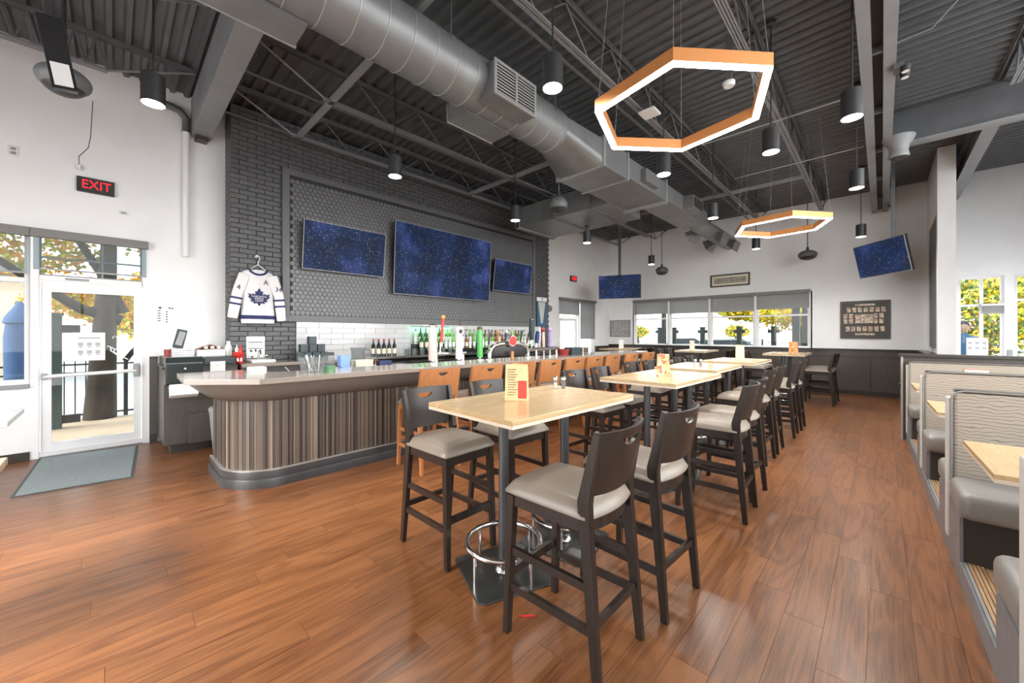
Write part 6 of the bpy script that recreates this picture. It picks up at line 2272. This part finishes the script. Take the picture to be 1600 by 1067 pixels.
def rail_fence(p, q, h, label, gap=0.13, post_every=12):
    p, q = Vector(p), Vector(q)
    t = thing('iron_fence', label, 'fence', p)
    d = (q - p)
    n = int(d.length / gap)
    build(MB().bar(p + Vector((0, 0, h * 0.94)), q + Vector((0, 0, h * 0.94)), 0.03, 0.03), 'rail', 'iron', t)
    build(MB().bar(p + Vector((0, 0, 0.10)), q + Vector((0, 0, 0.10)), 0.03, 0.03), 'rail', 'iron', t)
    build(MB().bar(p + Vector((0, 0, h * 0.80)), q + Vector((0, 0, h * 0.80)), 0.03, 0.03), 'rail', 'iron', t)
    me1 = mesh_of(MB().box(-0.008, 0.008, -0.008, 0.008, 0, h), 'iron', name='picket')
    me2 = mesh_of(MB().box(-0.03, 0.03, -0.03, 0.03, 0, h + 0.05), 'iron', name='fence_post')
    for k in range(n + 1):
        post = k % post_every == 0
        o = bpy.data.objects.new('fence_post' if post else 'picket', me2 if post else me1)
        COL.objects.link(o)
        o.parent = t
        o.location = d * (k / n)
    return t


rail_fence((-10.75, -3.0, -0.1), (-10.75, 4.0, -0.1), 1.10, 'black iron picket fence outside the entrance door')
gp = thing('gate_post', 'dark green gate post with hinge blocks outside the entrance door', 'post', (-9.6, -0.64, -0.05))
build(MB().box(-9.66, -9.54, -0.70, -0.58, -0.05, 1.80), 'post', 'gate_post', gp)
build(MB().box(-9.68, -9.52, -0.72, -0.56, 1.80, 1.84), 'post_cap', 'gate_post', gp)
for z in (0.05, 1.52):
    build(MB().box(-9.64, -9.56, -0.58, -0.38, z, z + 0.13), 'hinge_block', 'iron', gp)
build(MB().box(-9.53, -9.50, -0.80, -0.58, 0.68, 0.80), 'lock_plate', 'grey_steel', gp)
um = thing('covered_umbrella', 'blue covered patio umbrella outside the window left of the entrance', 'umbrella', (-9.4, -0.98, -0.1))
build(MB().lathe([(0.10, 0.55), (0.15, 0.6), (0.16, 1.55), (0.14, 1.75), (0.17, 1.77), (0.15, 1.86), (0.07, 2.0), (0.03, 2.08), (0, 2.09)], 18, (-9.4, -0.98, -0.1)), 'cover', 'navy_cover', um, smooth=40)
build(MB().tube([(-9.4, -0.98, -0.05), (-9.4, -0.98, 0.6)], 0.03, 10), 'pole', 'grey_steel', um)
build(MB().lathe([(0, 0), (0.25, 0), (0.25, 0.06), (0.05, 0.09), (0, 0.09)], 18, (-9.4, -0.98, -0.1)), 'foot', 'grey_steel', um, smooth=40)
bl_ = thing('neighbour_house', 'pale tan building far outside the window left of the entrance', 'building', (-22, -9, -0.12))
build(MB().box(-24, -20, -12, -2.0, -0.12, 3.4), 'wall', 'stucco', bl_)
build(MB().box(-24.3, -19.7, -12.3, -1.7, 3.4, 3.7), 'roof', 'grey_steel', bl_)
for yy in (-3.1, -6.0):
    wv = build(MB().box(-20.0, -19.95, yy - 0.5, yy + 0.5, 1.0, 2.2), 'window', 'white_frame', bl_)
    build(MB().box(-19.95, -19.93, yy - 0.42, yy + 0.42, 1.08, 2.12), 'pane', 'car_glass', wv)

# terrace posts outside the end wall
for k, (x, tall, lb) in enumerate(((-6.75, 0, 'dark cross topped terrace post, leftmost outside the end wall'), (-6.15, 0, 'dark cross topped terrace post, second from the left outside the end wall'),
                                   (-5.05, 0, 'dark cross topped terrace post, third from the left outside the end wall'), (-3.78, 0, 'dark cross topped terrace post, fourth from the left outside the end wall'),
                                   (-2.72, 0, 'dark cross topped terrace post, fifth from the left outside the end wall'), (-1.62, 0, 'dark cross topped terrace post, rightmost outside the end wall'))):
    t = thing('terrace_post', lb, 'post', (x, 16.0, -0.03), group='cross topped terrace posts')
    build(MB().box(x - 0.075, x + 0.075, 15.93, 16.07, -0.03, 1.74), 'post', 'iron', t)
    build(MB().box(x - 0.18, x + 0.18, 15.97, 16.03, 1.54, 1.66), 'cross_arm', 'iron', t)
    build(MB().box(x - 0.09, x + 0.09, 15.91, 16.09, 1.74, 1.78), 'post_cap', 'iron', t)
for x, lb in ((-6.45, 'tall dark pergola post outside the left end of the window band'), (-2.05, 'tall dark pergola post outside the right end of the window band'), (-1.78, 'second tall dark pergola post outside the right end of the window band')):
    t = thing('pergola_post', lb, 'post', (x, 15.7, -0.03))
    w = 0.06 if x < -6 else 0.10
    build(MB().box(x - w, x + w, 15.6, 15.8, -0.03, 3.6), 'post', 'iron', t)
    build(MB().box(x - w - 0.04, x + w + 0.04, 15.56, 15.84, -0.03, 0.10), 'base', 'iron', t)
rail_fence((-7.5, 18.2, -0.1), (3.0, 18.2, -0.1), 1.35, 'iron picket fence beyond the terrace', gap=0.22, post_every=9)
struct(MB().box(-6, 8, 21, 34, -0.12, -0.05), 'lawn', 'grass', 'green lawn beyond the terrace fence', 'lawn')


def car(c, rz, mat, label):
    t = thing('parked_car', label, 'car', c, rz)
    body = [(-2.1, 0.35), (-2.15, 0.75), (-1.5, 0.90), (-0.9, 1.38), (0.6, 1.42), (1.35, 0.98), (2.05, 0.85), (2.15, 0.40)]
    build(MB().prism([(p[0], -0.82, p[1]) for p in body], (0, 1.64, 0)), 'body', mat, t, local=True, bevel=0.06, seg=2, smooth=40)
    gl = [(-1.38, 0.93), (-0.85, 1.33), (0.55, 1.36), (1.18, 1.0)]
    for s in (-0.83, 0.82):
        build(MB().prism([(p[0], s, p[1]) for p in gl], (0, 0.012, 0)), 'side_window', 'car_glass', t, local=True)
    for x in (-1.35, 1.35):
        for s in (-0.84, 0.66):
            build(MB().lathe([(0, 0), (0.30, 0), (0.32, 0.03), (0.32, 0.15), (0.30, 0.18), (0, 0.18)], 18, (x, s, 0.32), 'Y'), 'wheel', 'iron', t, local=True, smooth=40)
    return t


car((-5.3, 20.3, -0.12), R(10), 'car_teal', 'dark teal parked car beyond the terrace fence')
car((-9.5, 27.5, -0.12), R(0), 'car_white', 'white parked car far beyond the terrace on the left')
car((-2.0, 36.0, -0.12), R(4), 'car_white', 'white parked van far beyond the lawn')
tree((-2.6, 22.0, -0.12), 3.0, 0.22, 'yellow leaved tree beyond the terrace right of the window band', [((-3.3, 21.5, 2.75), 2.2, 0.5), ((-1.6, 21.0, 2.7), 1.9, 0.55), ((-4.9, 22.0, 2.8), 1.6, 0.45)], ['leaf_yellow', 'leaf_lime', 'leaf_yellow'], 50, n=5000, size=0.12)
tree((2.4, 20.0, -0.12), 2.4, 0.2, 'dark green and yellow tree outside the window behind the booths', [((2.2, 19.5, 2.2), 1.9, 0.95), ((4.4, 21, 2.4), 2.2, 0.8)], ['leaf_yellow', 'leaf_lime', 'leaf_green'], 60, n=5000, size=0.12)
for k, (x, y) in enumerate(((-30, 62), (-16, 66))):
    tree((x, y, -0.12), 2.0, 0.3, ['hazy golden tree far across the parking lot, left one', 'hazy golden tree far across the parking lot, right one'][k], [((x, y, 1.9), 1.9, 0.6)], ['leaf_gold', 'leaf_lime', 'leaf_green'], 70 + k, n=2500, size=0.22)

# person seen through the window behind the booths
pr = thing('person', 'person with dark hair and a blue jacket seen through the window behind the booths', 'person', (1.42, 14.2, -0.03))


def skin_body():
    J = [((0, 0, 0.95), 0.15), ((0, 0, 1.15), 0.15), ((0, 0.01, 1.38), 0.17), ((0, 0, 1.50), 0.07), ((0, -0.01, 1.58), 0.06),
         ((0.19, 0, 1.42), 0.07), ((0.25, -0.02, 1.16), 0.055), ((0.22, -0.15, 0.95), 0.045), ((-0.19, 0, 1.42), 0.07), ((-0.25, -0.02, 1.16), 0.055), ((-0.22, -0.15, 0.95), 0.045),
         ((0.10, 0, 0.88), 0.10), ((0.11, -0.02, 0.48), 0.075), ((0.11, 0.02, 0.06), 0.05), ((0.11, -0.14, 0.03), 0.04), ((-0.10, 0, 0.88), 0.10), ((-0.11, -0.02, 0.48), 0.075), ((-0.11, 0.02, 0.06), 0.05), ((-0.11, -0.14, 0.03), 0.04)]
    E = [(0, 1), (1, 2), (2, 3), (3, 4), (2, 5), (5, 6), (6, 7), (2, 8), (8, 9), (9, 10), (0, 11), (11, 12), (12, 13), (13, 14), (0, 15), (15, 16), (16, 17), (17, 18)]
    me = bpy.data.meshes.new('body')
    me.from_pydata([j[0] for j in J], E, [])
    o = bpy.data.objects.new('body', me)
    COL.objects.link(o)
    o.parent = pr
    o.modifiers.new('skin', 'SKIN')
    for i, j in enumerate(J):
        me.skin_vertices[0].data[i].radius = (j[1], j[1])
    me.skin_vertices[0].data[0].use_root = True
    sm = o.modifiers.new('sub', 'SUBSURF')
    sm.levels = sm.render_levels = 1
    me.materials.append(MATS['denim'])
    return o


skin_body()
build(MB().blob((0, 0, 1.70), 0.085, 0.10, 0.125, 16, 12).add([(-0.015, -0.095, 1.69), (0.015, -0.095, 1.69), (0, -0.125, 1.67), (0, -0.095, 1.73)], [(0, 1, 2), (0, 2, 3), (1, 3, 2)]), 'head', 'skin', pr, local=True, smooth=60)
build(MB().blob((0, 0.02, 1.74), 0.10, 0.105, 0.12, 16, 12), 'hair', 'hair_dark', pr, local=True, smooth=60)
